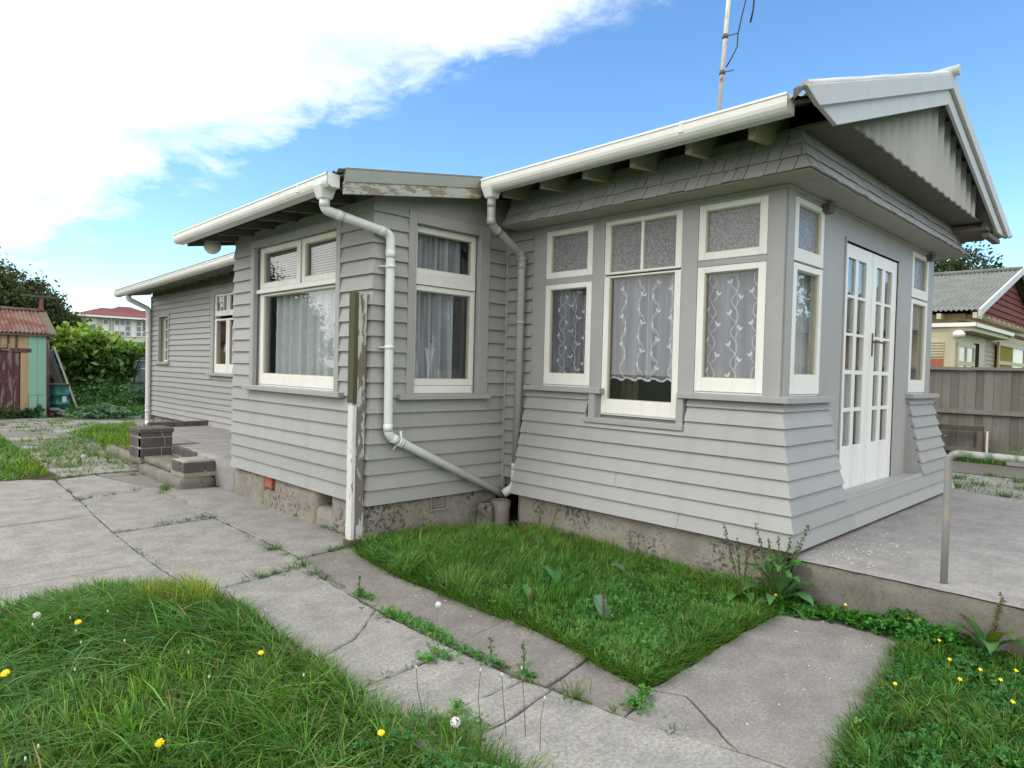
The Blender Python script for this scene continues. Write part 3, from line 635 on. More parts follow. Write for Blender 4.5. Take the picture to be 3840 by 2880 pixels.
# wraparound sills
mb = MB(); wb(mb, 'S', -.089, .762, .010, .088, 1.150, 1.194); wb(mb, 'F', -.008, .79, .010, .089, 1.149, 1.1935); mb.build('sill', 'panel', house, .004)
mb = MB(); wb(mb, 'F', 2.79, FW+.075, .010, .088, 1.150, 1.194); mb.build('sill', 'panel', house, .004)
window('P', -1.12, -.398, 1.10, 2.56, [(-1.115, -.403, 1.175, 2.045, .045, .045, .055, 'glass', 1, 1, 0), (-1.115, -.403, 2.145, 2.552, .045, .05, .045, 'glass', 1, 1, 0)],
       rec=-.035, casing=[(-1.20, -1.12, 1.10, 2.655, .036), (-.398, -.275, 1.10, 2.655, .036), (-1.12, -.398, 2.56, 2.655, .035)], sill=[(-1.29, -.265, 1.055, 1.101, .085)], lab='tall sash window with parted net curtain in the side of the bay')
mb = MB(); wb(mb, 'P', -1.10, -.42, -.06, -.02, 1.105, 1.172); mb.build('bottom_rail', 'white', house, .003); mb = MB(); wb(mb, 'P', -1.11, -.41, -.06, -.012, 2.05, 2.143); mb.build('transom', 'white', house, .003)
window('Q', 3.27, 4.93, 1.10, 2.53, [(3.285, 4.90, 1.115, 2.045, .075, .02, .11, 'glass', 1, 1, 0), (3.285, 3.995, 2.105, 2.52, .06, .05, .055, 'glass', 1, 1, .006), (4.03, 4.90, 2.105, 2.52, .075, .05, .055, 'glass', 1, 1, .006)],
       rec=-.04, casing=[(3.20, 3.27, 1.10, 2.60, .034), (4.93, 5.01, 1.10, 2.60, .034), (3.27, 4.93, 2.53, 2.60, .033)], sill=[(3.10, 5.08, 1.055, 1.101, .085)], lab='picture window with net curtain and blinds above')
mb = MB(); wb(mb, 'Q', 3.28, 4.96, -.07, .004, 2.052, 2.092); wb(mb, 'Q', 3.285, 4.90, -.07, -.02, 2.092, 2.104); mb.build('transom', 'white', house, .003)
window('T', 8.55, 10.06, 1.14, 2.50, [(9.50, 10.05, 1.15, 2.07, .06, .03, .14, 'glass', 1, 1, 0), (8.93, 9.48, 1.15, 2.07, .06, .03, .14, 'glass', 1, 1, 0), (9.50, 10.05, 2.12, 2.49, .06, .03, .09, 'glass', 3, 1, 0), (8.93, 9.48, 2.12, 2.49, .06, .03, .09, 'glass', 3, 1, 0), (8.56, 8.91, 1.15, 2.49, .06, .03, .14, 'glass', 1, 1, 0)],
       casing=[(10.06, 10.19, 1.14, 2.60, .036), (8.46, 8.55, 1.14, 2.60, .036), (8.55, 10.06, 2.50, 2.60, .035)], sill=[(8.42, 10.24, 1.09, 1.139, .09)], lab='paired window with leadlight tops beside the porch')
mb = MB(); wb(mb, 'T', 9.72, 9.92, -.010, -.004, 2.36, 2.45); wb(mb, 'T', 9.76, 9.84, -.010, -.004, 2.27, 2.34); mb.build('window_sticker', 'label', house)
window('T', 12.42, 12.97, 1.30, 2.21, [(12.44, 12.95, 1.31, 2.20, .03, .03, .03, 'frost', 1, 4, -.03)], rec=-.05, casing=[(12.36, 12.42, 1.30, 2.27, .036), (12.97, 13.03, 1.30, 2.27, .036), (12.42, 12.97, 2.21, 2.27, .035)], sill=[(12.32, 13.08, 1.25, 1.299, .07)], lab='small louvred window near the far corner', fmat='creamtrim')
# french doors
WD = WF['F']
for (a, b, pc) in ((1.083, 1.744, ((1.172, 1.350), (1.418, 1.596))), (1.750, 2.409, ((1.856, 2.012), (2.094, 2.276)))):
    L0 = Vector((a, 0, .39))-wloc(house); dr = empty('door', tuple(L0)); dr.parent = house; dr['label'] = 'left french door leaf' if a < 1.5 else 'right french door leaf with lever handle'
    mb = MB(); o0, o1 = -.035, .006; ztop, zbot = 2.418, .395
    wb(mb, 'F', a+.004, pc[0][0], o0, o1, zbot, ztop); wb(mb, 'F', pc[1][1], b-.004, o0, o1, zbot, ztop)
    wb(mb, 'F', pc[0][0], pc[1][1], o0, o1-.001, 2.31, ztop); wb(mb, 'F', pc[0][0], pc[1][1], o0, o1-.001, zbot, .775)
    mb.build('door_leaf', 'door', dr, .003)
    mb = MB(); rows = [(.775, 1.058), (1.090, 1.366), (1.400, 1.680), (1.704, 1.990), (2.014, 2.31)]
    wb(mb, 'F', pc[0][1], pc[1][0], o0+.004, o1-.004, .775, 2.31)
    for (r0, r1), (r2, r3) in zip(rows, rows[1:]):
        for p0, p1 in pc: wb(mb, 'F', p0, p1, o0+.006, o1-.006, r1, r2)
    mb.build('glazing_bar', 'door', dr, .002)
    for r0, r1 in rows:
        for p0, p1 in pc: mb = MB(); wb(mb, 'F', p0, p1, -.018, -.014, r0, r1); mb.build('pane', 'glass', dr)
    if a > 1.5:
        mb = MB(); wb(mb, 'F', 1.775, 1.805, .006, .012, 1.53, 1.73); mb.tube([(1.79, -.012, 1.655), (1.79, -.055, 1.655), (1.84, -.06, 1.652), (1.90, -.058, 1.648)], .009, 8); mb.build('handle', 'metal', dr)
mb = MB(); wb(mb, 'F', 1.06, 1.083, -.02, .022, .39, 2.45); wb(mb, 'F', 2.409, 2.432, -.02, .022, .39, 2.45); wb(mb, 'F', 1.06, 2.432, -.02, .023, 2.43, 2.452); mb.build('door_frame', 'panel', house, .002)
mb = MB(); wb(mb, 'F', .58, .68, .012, .07, 2.56, 2.62); mb.build('window_bracket', 'metal', house, .004)
mb = MB(); wb(mb, 'F', 3.32, 3.42, .012, .07, 2.56, 2.62); mb.build('window_bracket', 'metal', house, .004)
# foundations
fd = MB()
roughblock('foundation', -.165, .1, -.15, 2.36, G-.15, .200, 'found', house, .006, .055, 7, 3)
roughblock('foundation', QX+.012, -.05, PY+.015, PY+.2, G-.15, .187, 'found', house, .007, .05, 7, 9)
for i, (a, b, zt) in enumerate(((2.76, 3.36, .186), (3.62, 4.50, .19), (4.74, 5.5, .19))): roughblock('foundation', QX+.008+.006*i, QX+.25, a, b, G-.15, zt, 'found', house, .010, .05, 6, i*5)
roughblock('foundation', QX+.03, QX+.24, 3.3, 4.8, G-.15, .04, 'found', house, .012, .06, 6, 22)
roughblock('foundation', .02, .2, 10.6, 13.5, G-.15, .19, 'found', house, .006, .1, 5, 31)
roughblock('foundation', 0.02, FW-.02, -.14, .1, G-.1, .200, 'found', house, .005, .08, 7, 37)
mb = MB(); mb.box(QX+.02, QX+.1, 4.55, 4.70, .06, .17); mb.build('loose_brick', 'redbrick', house, .004)
mb = MB(); mb.box(QX+.2, QX+.25, 3.3, 4.8, 0, .2); mb.build('foundation_void', 'dark', house)
# vent grille: frame with 6 x 5 holes
mb = MB(); a, b, c_, d = -.892, -.680, .055, .203
wb(mb, 'P', a, a+.02, -.03, .008, c_, d); wb(mb, 'P', b-.03, b, -.03, .008, c_, d); wb(mb, 'P', a+.02, b-.03, -.03, .007, c_, c_+.018); wb(mb, 'P', a+.02, b-.03, -.03, .007, d-.02, d)
for i in range(1, 6): x = a+.02+(b-a-.05)*i/6; wb(mb, 'P', x-.005, x+.005, -.03, .006, c_+.018, d-.02)
for i in range(1, 5): z = c_+.018+(d-c_-.038)*i/5; wb(mb, 'P', a+.02, b-.03, -.03, .005, z-.005, z+.005)
mb.build('foundation_vent', 'found', house)
mb = MB(); wb(mb, 'P', a+.01, b-.01, -.028, -.010, c_+.01, d-.01); mb.build('vent_void', 'dark', house)

# ---------------- eaves, roof, gutters
def zmain(x): return 3.80-.341*abs(x-1.79)      # roof surface height
def corrugated(name, mat, p00, du, dv, nu_m, amp, parent, wave=.076, step=8, **kw):
    """sheet: ribs run along dv, corrugation along du"""
    du, dv = Vector(du), Vector(dv); L = du.length; n = max(8, int(L/wave*step)); nrm = du.cross(dv).normalized()
    if nrm.z < 0: nrm = -nrm
    m_ = nu_m; vs = []; fs = []
    for i in range(n+1):
        h = amp*cos(2*pi*i/step)
        for j in range(m_+1): vs.append(Vector(p00)+du*(i/n)+dv*(j/m_)+nrm*h)
    for i in range(n):
        for j in range(m_): a_ = i*(m_+1)+j; fs.append((a_, a_+m_+1, a_+m_+2, a_+1))
    mb_ = MB(); mb_.add(vs, fs, True)
    k_ = len(mb_.v); mb_.add([v-nrm*.0015 for v in vs], [f[::-1] for f in fs], True)
    return mb_.build(name, mat, parent, fixn=False, **kw)
corrugated('roof_sheet', 'iron', (-.60, -.52, zmain(-.60)), (0, 6.5, 0), (2.39, 0, 3.80-zmain(-.60)), 2, .009, house)
corrugated('roof_sheet', 'iron', (-.58, 5.98, zmain(-.58)-.02), (0, 8.05, -.20), (2.37, 0, 3.80-zmain(-.58)), 2, .009, house)
corrugated('roof_sheet', 'iron', (4.42, -.52, zmain(4.42)), (0, 14.5, 0), (-2.63, 0, 3.80-zmain(4.42)), 2, .009, house)
zq = lambda x: 3.015+(x+.56)*.168
corrugated('roof_sheet', 'iron', (-1.985, 2.50, zq(-1.985)+.004), (0, 3.42, -.062), (1.43, 0, zq(-.555)-zq(-1.985)), 2, .010, house)
# roof underside boards
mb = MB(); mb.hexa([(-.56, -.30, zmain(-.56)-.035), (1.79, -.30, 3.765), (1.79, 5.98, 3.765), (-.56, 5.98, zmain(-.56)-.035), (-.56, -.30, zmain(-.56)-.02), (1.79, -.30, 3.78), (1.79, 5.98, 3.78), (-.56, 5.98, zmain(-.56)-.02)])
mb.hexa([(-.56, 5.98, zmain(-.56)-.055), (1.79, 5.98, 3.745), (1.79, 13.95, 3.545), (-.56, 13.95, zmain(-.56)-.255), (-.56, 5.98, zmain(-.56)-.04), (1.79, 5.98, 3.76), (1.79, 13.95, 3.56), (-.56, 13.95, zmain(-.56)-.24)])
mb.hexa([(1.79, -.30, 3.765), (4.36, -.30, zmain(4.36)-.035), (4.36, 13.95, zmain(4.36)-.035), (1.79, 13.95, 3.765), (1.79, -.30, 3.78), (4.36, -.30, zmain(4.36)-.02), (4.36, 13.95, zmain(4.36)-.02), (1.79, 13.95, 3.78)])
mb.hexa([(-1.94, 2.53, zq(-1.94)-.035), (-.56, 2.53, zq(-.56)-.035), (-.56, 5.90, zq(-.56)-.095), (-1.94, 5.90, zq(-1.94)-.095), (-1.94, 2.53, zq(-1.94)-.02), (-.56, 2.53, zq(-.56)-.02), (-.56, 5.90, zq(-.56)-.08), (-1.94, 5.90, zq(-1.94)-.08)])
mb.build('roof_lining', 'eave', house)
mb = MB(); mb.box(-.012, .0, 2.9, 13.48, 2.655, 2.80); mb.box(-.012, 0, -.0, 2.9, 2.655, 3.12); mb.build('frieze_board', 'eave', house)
# rafters
for yr in [2.35, 1.89, 1.43, .975, .51, .05]:
    mb = MB(); zc = zmain(-.5)-.035
    mb.extrude([(-.44, yr-.024, 2.855), (.0, yr-.024, 2.895), (.0, yr-.024, zmain(0)-.036), (-.44, yr-.024, zc)], (0, yr-.024, 0), (0, yr+.024, 0)); mb.build('rafter', 'rafter', house)
yr = 6.3
while yr < 13.9:
    mb = MB(); qd = .0248*(yr-6); mb.extrude([(-.47, yr-.022, 2.83-qd), (.0, yr-.022, 2.90-qd), (.0, yr-.022, zmain(0)-.056-qd), (-.47, yr-.022, zmain(-.47)-.056-qd)], (0, yr-.022, 0), (0, yr+.022, 0)); mb.build('rafter', 'rafter', house)
    yr += .455
zq2 = lambda x, y: zq(x)-.020*(y-2.5)
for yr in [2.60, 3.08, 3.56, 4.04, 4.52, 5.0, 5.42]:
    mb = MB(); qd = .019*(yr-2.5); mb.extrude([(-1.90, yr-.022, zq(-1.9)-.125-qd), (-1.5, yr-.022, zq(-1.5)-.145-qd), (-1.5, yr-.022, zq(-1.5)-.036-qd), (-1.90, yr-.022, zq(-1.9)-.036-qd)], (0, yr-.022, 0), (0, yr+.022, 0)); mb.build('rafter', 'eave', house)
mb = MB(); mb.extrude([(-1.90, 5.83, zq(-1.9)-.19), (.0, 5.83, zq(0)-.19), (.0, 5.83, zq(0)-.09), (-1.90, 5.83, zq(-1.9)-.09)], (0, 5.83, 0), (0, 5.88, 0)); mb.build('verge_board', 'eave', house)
def gutter(x, y0, y1, z0, z1, d=1, h=.115, w_=.105, name='gutter'):
    """ogee gutter running along y; outer face at x, z = top height at y0 / y1; hollow"""
    pr = [(0, 0), (-.006, -.004), (-.008, -.016), (-.002, -.022), (-.002, -.060), (.004, -.082), (.018, -.102), (.035, -h), (w_, -h), (w_, -.01), (w_-.004, -.01), (w_-.004, -h+.005), (.04, -h+.006), (.02, -.09), (.008, -.06), (.006, -.02), (.006, 0)]
    mb_ = MB(); n = len(pr); a_ = [(x+p*d, y0, z0+q) for p, q in pr]; b_ = [(x+p*d, y1, z1+q) for p, q in pr]
    mb_.add(a_+b_, [(j, (j+1) % n, (j+1) % n+n, j+n) for j in range(n)])
    for yy, zt in ((y0, z0), (y1, z1)):
        mb_.add([(x+.002, yy, zt-.004), (x+.002, yy, zt-.06), (x+.012, yy, zt-.09), (x+.035, yy, zt-h+.002), (x+w_, yy, zt-h+.002), (x+w_, yy, zt-.004)], [(0, 1, 2, 3, 4, 5)])
    return mb_.build(name, 'gutter', house)
gutter(-.635, -.26, 2.435, 3.012, 2.988)
gutter(-.60, 5.98, 14.0, 2.955, 2.75)
gutter(-2.045, 2.56, 5.88, 2.765, 2.715, h=.105)
# gutter joint sleeves and outlet boxes
for (x, y_, z_) in ((-.637, .45, 3.006), (-2.047, 3.02, 2.757)):
    mb = MB(); mb.box(x-.004, x+.09, y_-.02, y_+.02, z_-.075, z_+.003); mb.build('gutter_sleeve', 'gutter', house, .006)
for (x, y_, z_) in ((-.565, 2.37, 2.895), (-1.985, 2.70, 2.665)):
    mb = MB(); mb.hexa([(x-.045, y_-.045, z_-.075), (x+.045, y_-.045, z_-.075), (x+.045, y_+.045, z_-.075), (x-.045, y_+.045, z_-.075), (x-.075, y_-.07, z_+.03), (x+.07, y_-.07, z_+.03), (x+.07, y_+.07, z_+.03), (x-.075, y_+.07, z_+.03)]); mb.build('gutter_outlet', 'gutter', house, .008)
# raked fascia of the bay
mb = MB()
def rake(xa, xb, yy, t, top, bot, zf): return [(xa, yy, zf(xa)+bot), (xb, yy, zf(xb)+bot), (xb, yy-t, zf(xb)+bot), (xa, yy-t, zf(xa)+bot), (xa, yy, zf(xa)+top), (xb, yy, zf(xb)+top), (xb, yy-t, zf(xb)+top), (xa, yy-t, zf(xa)+top)]
mb.hexa(rake(-1.925, -.56, 2.53, .028, .022, -.082, zq)); mb.hexa(rake(-1.925, -.56, 2.60, .10, .026, .021, zq)); mb.build('barge_flashing', 'flash', house, .003)
mb = MB(); mb.hexa(rake(-1.93, -.565, 2.533, .024, -.078, -.172, zq)); mb.build('barge_board', 'peel', house, .002, label='peeling olive barge board of the bay')
mb = MB(); mb.hexa([(-.56, 2.48, 2.86), (-.50, 2.50, 2.86), (-.50, 2.60, 2.86), (-.56, 2.60, 2.86), (-.57, 2.47, 3.02), (-.50, 2.5, 3.02), (-.50, 2.6, 3.02), (-.57, 2.6, 3.02)]); mb.build('barge_end_block', 'postold', house)
# shingle hood
def hood_pt(W, u, t, course_o=0):          # t: 0 bottom .. 1 top
    o = .262-.138*t+.02*sin(pi*t)*-1+course_o; z = 2.657+.306*t; return u, o, z
def shingles(W, u0, u1, m0, m1, seed):
    r = random.Random(seed); H = 3
    for c in range(H):
        t0, t1 = c/H, (c+1)/H; u = u0-(.27 if m0 else 0); end = u1+(.27 if m1 else 0)
        while u < end-.02:
            wd = r.uniform(.075, .155); ub = min(u+wd, end)
            if end-ub < .04: ub = end
            g_ = .0032
            P = []; lift = r.uniform(0, .004); dz = r.uniform(-.006, .002)
            for (uu, t, oo) in ((u+g_, t0, .019+lift), (ub-g_, t0, .019+lift), (ub-g_, t1+.02, .004), (u+g_, t1+.02, .004), (u+g_, t0, .002), (ub-g_, t0, .002), (ub-g_, t1+.02, -.004), (u+g_, t1+.02, -.004)):
                _, o, z = hood_pt(W, uu, t, oo)
                lo = u0-(o if m0 else 0); hi = u1+(o if m1 else 0)
                P.append(WF[W](min(max(uu, lo), hi), o, z+(dz if t == t0 else 0)))
            if (Vector(P[0])-Vector(P[1])).length > .004 or (Vector(P[2])-Vector(P[3])).length > .004:
                mb_ = MB(); mb_.hexa([P[4], P[5], P[1], P[0], P[7], P[6], P[2], P[3]]); mb_.build('shingle', 'grey', house)
            u = ub
shingles('S', 0, 2.55, 1, 0, 11); shingles('F', 0, FW, 1, 1, 12)
mb = MB()   # hood backing
for W, a, b, e in (('S', -.10, 2.54, 0), ('F', -.10, FW+.10, 0)):
    p = WF[W]; mb.extrude([p(a, .0, 2.66), p(a, .235, 2.66), p(a, .115, 2.955), p(a, .0, 2.955)], p(a, 0, 0), p(b, 0, 0))
mb.build('hood_backing', 'soffit', house)
mb = MB(); P = lambda x, y_: [(x, y_, 2.643), (x, y_, 2.655)]
mb.box(-.258, .0, -.258, 2.55, 2.646, 2.656); mb.box(.0, FW+.258, -.258, .0, 2.645, 2.656); mb.box(FW, FW+.25, 0, .6, 2.646, 2.655); mb.build('hood_soffit', 'soffit', house, .002)
mb = MB(); mb.box(-.03, .0, 0, 2.4, 2.62, 2.646); mb.box(-.03, FW, -.03, .0, 2.62, 2.645); mb.build('cornice', 'panel', house, .002)
# boxed gable soffit above the hood
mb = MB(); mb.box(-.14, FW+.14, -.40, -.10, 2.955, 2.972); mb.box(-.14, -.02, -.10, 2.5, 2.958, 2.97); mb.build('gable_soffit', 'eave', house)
mb = MB(); mb.box(-.02, FW+.02, -.30, -.10, 2.972, 2.99); mb.box(.05, FW-.05, -.345, -.33, 2.96, 3.02)
gp = [(-.1, -.335, 2.975), (3.7, -.335, 2.975), (3.7, -.335, zmain(3.7)-.03), (1.79, -.335, 3.76), (-.1, -.335, zmain(-.1)-.03)]; mb.extrude(gp, (0, -.335, 0), (0, -.31, 0)); mb.build('gable_wall', 'panel', house)
# angled gable battens with pointed feet
for i in range(18):
    x0 = .02+.2*i; x1 = x0+.215
    if x1 > 3.62: break
    zt = lambda x: min(zmain(x)-.05, 3.72); mb = MB(); zb = 2.945
    fo, bo = -.425, -.340; xm = x0+.05       # narrow cheek on the left, wide face falling back to the right
    mb.hexa([(x0, bo, zb+.07), (xm, fo, zb-.01), (xm+.004, fo+.018, zb-.01), (x0, bo+.012, zb+.07), (x0, bo, zt(x0)), (xm, fo, zt(xm)), (xm+.004, fo+.018, zt(xm)), (x0, bo+.012, zt(x0))])
    mb.hexa([(xm, fo+.001, zb-.01), (x1, bo-.016, zb+.06), (x1, bo-.001, zb+.06), (xm+.003, fo+.017, zb-.01), (xm, fo+.001, zt(xm)), (x1, bo-.016, zt(x1)), (x1, bo-.001, zt(x1)), (xm+.003, fo+.017, zt(xm))])
    mb.build('gable_batten', 'batten', house)
# barge boards
def barge(xa, xb, yf, t, top, bot, ca, name, mat, bev=.003):
    """from ridge xa to tip xb; cut along a slanting end"""
    f = lambda x: zmain(x); s = 1 if xb > xa else -1
    xt, xl = xb+s*ca[0], xb+s*ca[1]
    v = [(xa, yf, f(xa)+top), (xt, yf, f(xt)+top), (xl, yf, f(xl)+bot), (xa, yf, f(xa)+bot)]
    mb_ = MB(); mb_.extrude(v, (0, yf, 0), (0, yf+t, 0)); return mb_.build(name, mat, house, bev)
barge(1.79, -1.05, -.545, .028, .012, -.105, (0, -.18), 'barge_board', 'barge'); barge(1.79, -.80, -.515, .026, -.095, -.225, (0, -.26), 'barge_board', 'barge')
barge(1.79, 4.40, -.545, .028, .012, -.105, (0, -.18), 'barge_board', 'barge'); barge(1.79, 4.22, -.515, .026, -.095, -.225, (0, -.36), 'barge_board', 'barge')
for xb in (-1.00, 4.42):
    s = 1 if xb > 1.79 else -1; N = 14; pts = []; mb = MB()
    for i in range(N+1):
        x = 1.79+(xb-1.79)*i/N; pts.append((x, -.515+.003*sin(i*2.1), zmain(x)+.016+.0015*sin(i*1.7)))
    mb.tube(pts, .026, 10); mb.build('barge_capping', 'barge', house)
mb = MB(); mb.tube([(1.79, -.585, 3.835), (1.79, -.3, 3.825), (1.79, 14.0, 3.825)], .042, 10); mb.build('ridge_capping', 'barge', house)
mb = MB(); mb.hexa([(-1.05, -.535, 2.83), (-.62, -.30, 2.965), (-.60, -.28, 2.965), (-1.03, -.51, 2.83), (-1.05, -.535, 2.85), (-.62, -.30, 3.03), (-.60, -.28, 3.03), (-1.03, -.51, 2.85)]); mb.build('barge_return', 'postold', house)
mb = MB(); mb.box(3.64, 4.15, -.48, -.42, 2.80, 2.84); mb.box(3.62, 3.9, -.46, -.10, 2.87, 2.90); mb.build('eave_bracket', 'eave', house)
# ---------------- downpipes
def pipe(pts, r, mat, joints, brackets, name='downpipe', n=16):
    d = empty(name, tuple(Vector(pts[-1])-wloc(house))); d.parent = house
    P = [Vector(p) for p in pts]; out = [P[0]]
    for i in range(1, len(P)-1):        # round the bends
        a_, b_, c_ = P[i-1], P[i], P[i+1]; q = min(.06, (b_-a_).length*.4, (c_-b_).length*.4); s_, e = b_+(a_-b_).normalized()*q, b_+(c_-b_).normalized()*q
        out += [s_*(1-k_)**2+b_*2*k_*(1-k_)+e*k_*k_ for k_ in (0, .2, .4, .6, .8, 1)]
    out.append(P[-1]); mb_ = MB(); mb_.tube(out, r, n); mb_.build('pipe', mat, d)
    for (a_, t) in joints:
        p = P[a_].lerp(P[a_+1], t); v = (P[a_+1]-P[a_]).normalized(); mb_ = MB(); mb_.tube([p-v*.030, p+v*.030], r+.0022, 24); mb_.build('pipe_collar', mat, d)
    for (a_, t, q) in brackets:
        p = P[a_].lerp(P[a_+1], t); v = (P[a_+1]-P[a_]).normalized(); mb_ = MB(); mb_.tube([p-v*.013, p+v*.013], r+.006, n); mb_.bar(p, p+Vector(q), .02, .008); mb_.build('pipe_bracket', mat, d)
    return d
PR = .037
pipe([(-1.985, 2.70, 2.61), (-1.985, 2.70, 2.515), (-1.425, 2.635, 2.41), (-1.408, 2.635, .765), (-.10, 2.60, .135)], PR, 'pvc', [(0, .5), (1, .22), (1, .86), (2, .10), (2, .96), (3, .05)], [(2, .16, (-.07, .05, 0)), (2, .56, (-.07, .05, 0)), (3, .10, (.02, .04, .09)), (3, .085, (-.03, .04, -.07))])
pipe([(-.565, 2.37, 2.83), (-.565, 2.37, 2.60), (-.10, 2.44, 2.40), (-.095, 2.455, .44)], .036, 'pvcgrey', [(0, .25), (0, .9), (1, .2), (1, .93), (2, .05)], [(2, .32, (.06, .0, 0)), (2, .02, (.04, 0, 0))])
pipe([(-.095, 2.455, .435), (-.095, 2.46, .24), (-.17, 2.53, .165)], .041, 'pvc', [(0, .05), (0, .6)], [], 'downpipe_shoe')
pipe([(-.47, 13.45, 2.66), (-.47, 13.45, 2.57), (-.085, 13.46, 2.40), (-.075, 13.46, .02), (-.11, 13.3, -.03)], .05, 'pvc', [(0, .5), (2, .2), (2, .9)], [(2, .12, (.08, 0, 0)), (2, .85, (.08, 0, 0))])
mb = MB(); mb.tube([(-.21, 2.53, G-.1), (-.21, 2.53, .02), (-.205, 2.53, .11)], [.085, .088, .098], 18, False)
mb.tube([(-.205, 2.53, .112), (-.21, 2.53, G-.1)], [.084, .07], 18, False); mb.build('gully_pipe', 'clay', None, label='stained round drain pipe standing in the corner under the two downpipes', cat='drain pipe')
roughblock('concrete_lump', -.42, -.30, 2.50, 2.66, G-.05, .10, 'step', None, .02, .03, 9, label='mossy broken concrete lump beside the round drain pipe', cat='rubble')
# globe lamp under the bay eave
lamp = empty('globe_lamp', (-1.65, 5.82, 2.635), 'round white glass globe lamp under the far end of the bay eave', 'lamp'); lamp.parent = None
b = bmesh.new(); bmesh.ops.create_uvsphere(b, u_segments=20, v_segments=12, radius=.092); me = bpy.data.meshes.new('globe'); b.to_mesh(me); b.free()
for p in me.polygons: p.use_smooth = True
me.materials.append(MT['globe']); o = bpy.data.objects.new('globe', me); C.objects.link(o); o.parent = lamp
mb = MB(); mb.tube([(-1.63, 5.80, 2.70), (-1.63, 5.80, 2.78)], .035, 14); mb.build('lamp_base', 'metal', lamp)
# mast
mast = empty('aerial_mast', (1.79, 1.5, 3.84), 'thin cream aerial mast with rusty clamps rising from the roof', 'mast')
mb = MB(); mb.tube([(1.79, 1.54, 3.82), (1.80, 1.43, 5.8)], .022, 10); mb.tube([(1.80, 1.43, 5.8), (1.80, 1.42, 6.6)], .019, 10); mb.build('pole', 'mast', mast)
for z in (4.42, 4.78):
    yy = 1.54-.055*(z-3.82); mb = MB(); mb.tube([(1.79, yy, z-.02), (1.79, yy, z+.02)], .03, 10); mb.tube([(1.79, yy, z), (1.87, yy-.09, z+.03)], .006, 6); mb.build('clamp', 'metal', mast)
mb = MB(); mb.tube([(1.80, 1.47, 4.47), (1.83, 1.43, 4.56), (1.88, 1.40, 4.68), (1.87, 1.39, 4.8), (1.89, 1.36, 5.0), (1.93, 1.31, 5.3), (1.9, 1.3, 6.2)], .007, 6); mb.tube([(1.97, 1.31, 4.93), (1.98, 1.29, 5.05), (2.0, 1.28, 5.4), (1.95, 1.3, 6.0)], .010, 6); mb.build('cable', 'cable', mast)

# ---------------- post in front of the corner
post = empty('fence_post', (-1.62, 2.785, G), 'old peeling post with green timber above a white strip at the house corner', 'post')
def roughbar(mb_, c0, c1, w_, d_, seed=0, n=14, j=.002):
    r = random.Random(seed)
    vs = []; fs = []; c0, c1 = Vector(c0), Vector(c1)
    for i in range(n+1):
        c = c0.lerp(c1, i/n)
        for sx, sy in ((-1, -1), (1, -1), (1, 1), (-1, 1)): vs.append((c.x+sx*w_/2+r.uniform(-j, j), c.y+sy*d_/2+r.uniform(-j, j), c.z))
    for i in range(n):
        for e in range(4): fs.append((i*4+e, i*4+(e+1) % 4, i*4+4+(e+1) % 4, i*4+4+e))
    fs += [(3, 2, 1, 0), (n*4, n*4+1, n*4+2, n*4+3)]; mb_.add(vs, fs); return mb_
mb = MB(); roughbar(mb, (-1.596, 2.785, G-.2), (-1.596, 2.785, 1.93), .078, .072, 2); mb.build('old_post', 'postpeel', post, .003)
mb = MB(); roughbar(mb, (-1.657, 2.79, 1.03), (-1.657, 2.79, 1.925), .040, .085, 3, 10, .0015); mb.build('new_timber', 'postgreen', post, .003)
mb = MB(); roughbar(mb, (-1.655, 2.787, G+.03), (-1.655, 2.787, 1.01), .036, .078, 4, 12, .0025); mb.build('white_strip', 'stripwhite', post, .003)
mb = MB(); roughbar(mb, (-1.63, 2.785, G-.05), (-1.63, 2.785, G+.05), .12, .10, 5, 4); mb.build('post_foot', 'postold', post, .004)
# ---------------- handrail
rail = empty('handrail', (-.071, -1.024, TZ), 'bent worn steel pipe handrail standing on the terrace edge', 'handrail')
mb = MB(); mb.tube([(-.071, -1.024, TZ-.02), (-.071, -1.024, .55), (-.071, -1.024, .87), (-.071, -1.03, .90), (-.071, -1.05, .918), (-.071, -1.08, .925)], .0195, 16); mb.build('rail_post', 'galv', rail)
mb = MB(); mb.tube([(-.071, -1.078, .925), (-.071, -2.9, .915)], .019, 16); mb.tube([(-.071, -2.9, .915), (-.071, -2.9, TZ)], .0225, 16); mb.build('top_rail', 'railgreen', rail)

# ---------------- porch and steps
porch = empty('porch', (-.8, 7, G), 'low concrete porch slab with brick trimmed steps behind the bay', 'porch')
roughblock('porch_slab', -1.475, -.02, 5.50, 7.65, G-.1, .20, 'terr', porch, .003, .1, 5)
mb = MB(); mb.hexa([(-1.0, 7.62, G-.1), (-.02, 7.62, G-.1), (-.02, 10.3, G-.1), (-1.0, 10.3, G-.1), (-1.12, 7.62, .198), (-.02, 7.62, .2), (-.02, 10.3, .2), (-.95, 10.3, .198)]); mb.build('porch_slab', 'terr', porch)
mb = MB(); mb.hexa([(-1.485, 7.62, .02), (-1.10, 7.62, .02), (-1.10, 7.74, .02), (-1.485, 7.74, .02), (-1.485, 7.62, .2), (-1.10, 7.62, .2), (-1.10, 7.74, .2), (-1.485, 7.74, .2)]); mb.build('brick', 'brick', porch, .006)
for i in range(5): 
    mb = MB(); a = 10.26; mb.box(-.98+i*.2, -.98+i*.2+.185, a, a+.10, .14, .285); mb.build('brick', 'brick', porch, .006)
roughblock('step_block', -1.89, -1.48, 6.04, 7.58, G-.1, -.004, 'step', porch, .010, .06, 6, 41)
roughblock('step_block', -1.83, -1.48, 6.5, 7.58, -.01, .085, 'step', porch, .006, .07, 6, 43)
mb = MB(); mb.box(-1.835, -1.47, 6.085, 6.50, -.01, .065); mb.build('mortar', 'mortar', porch, .006)
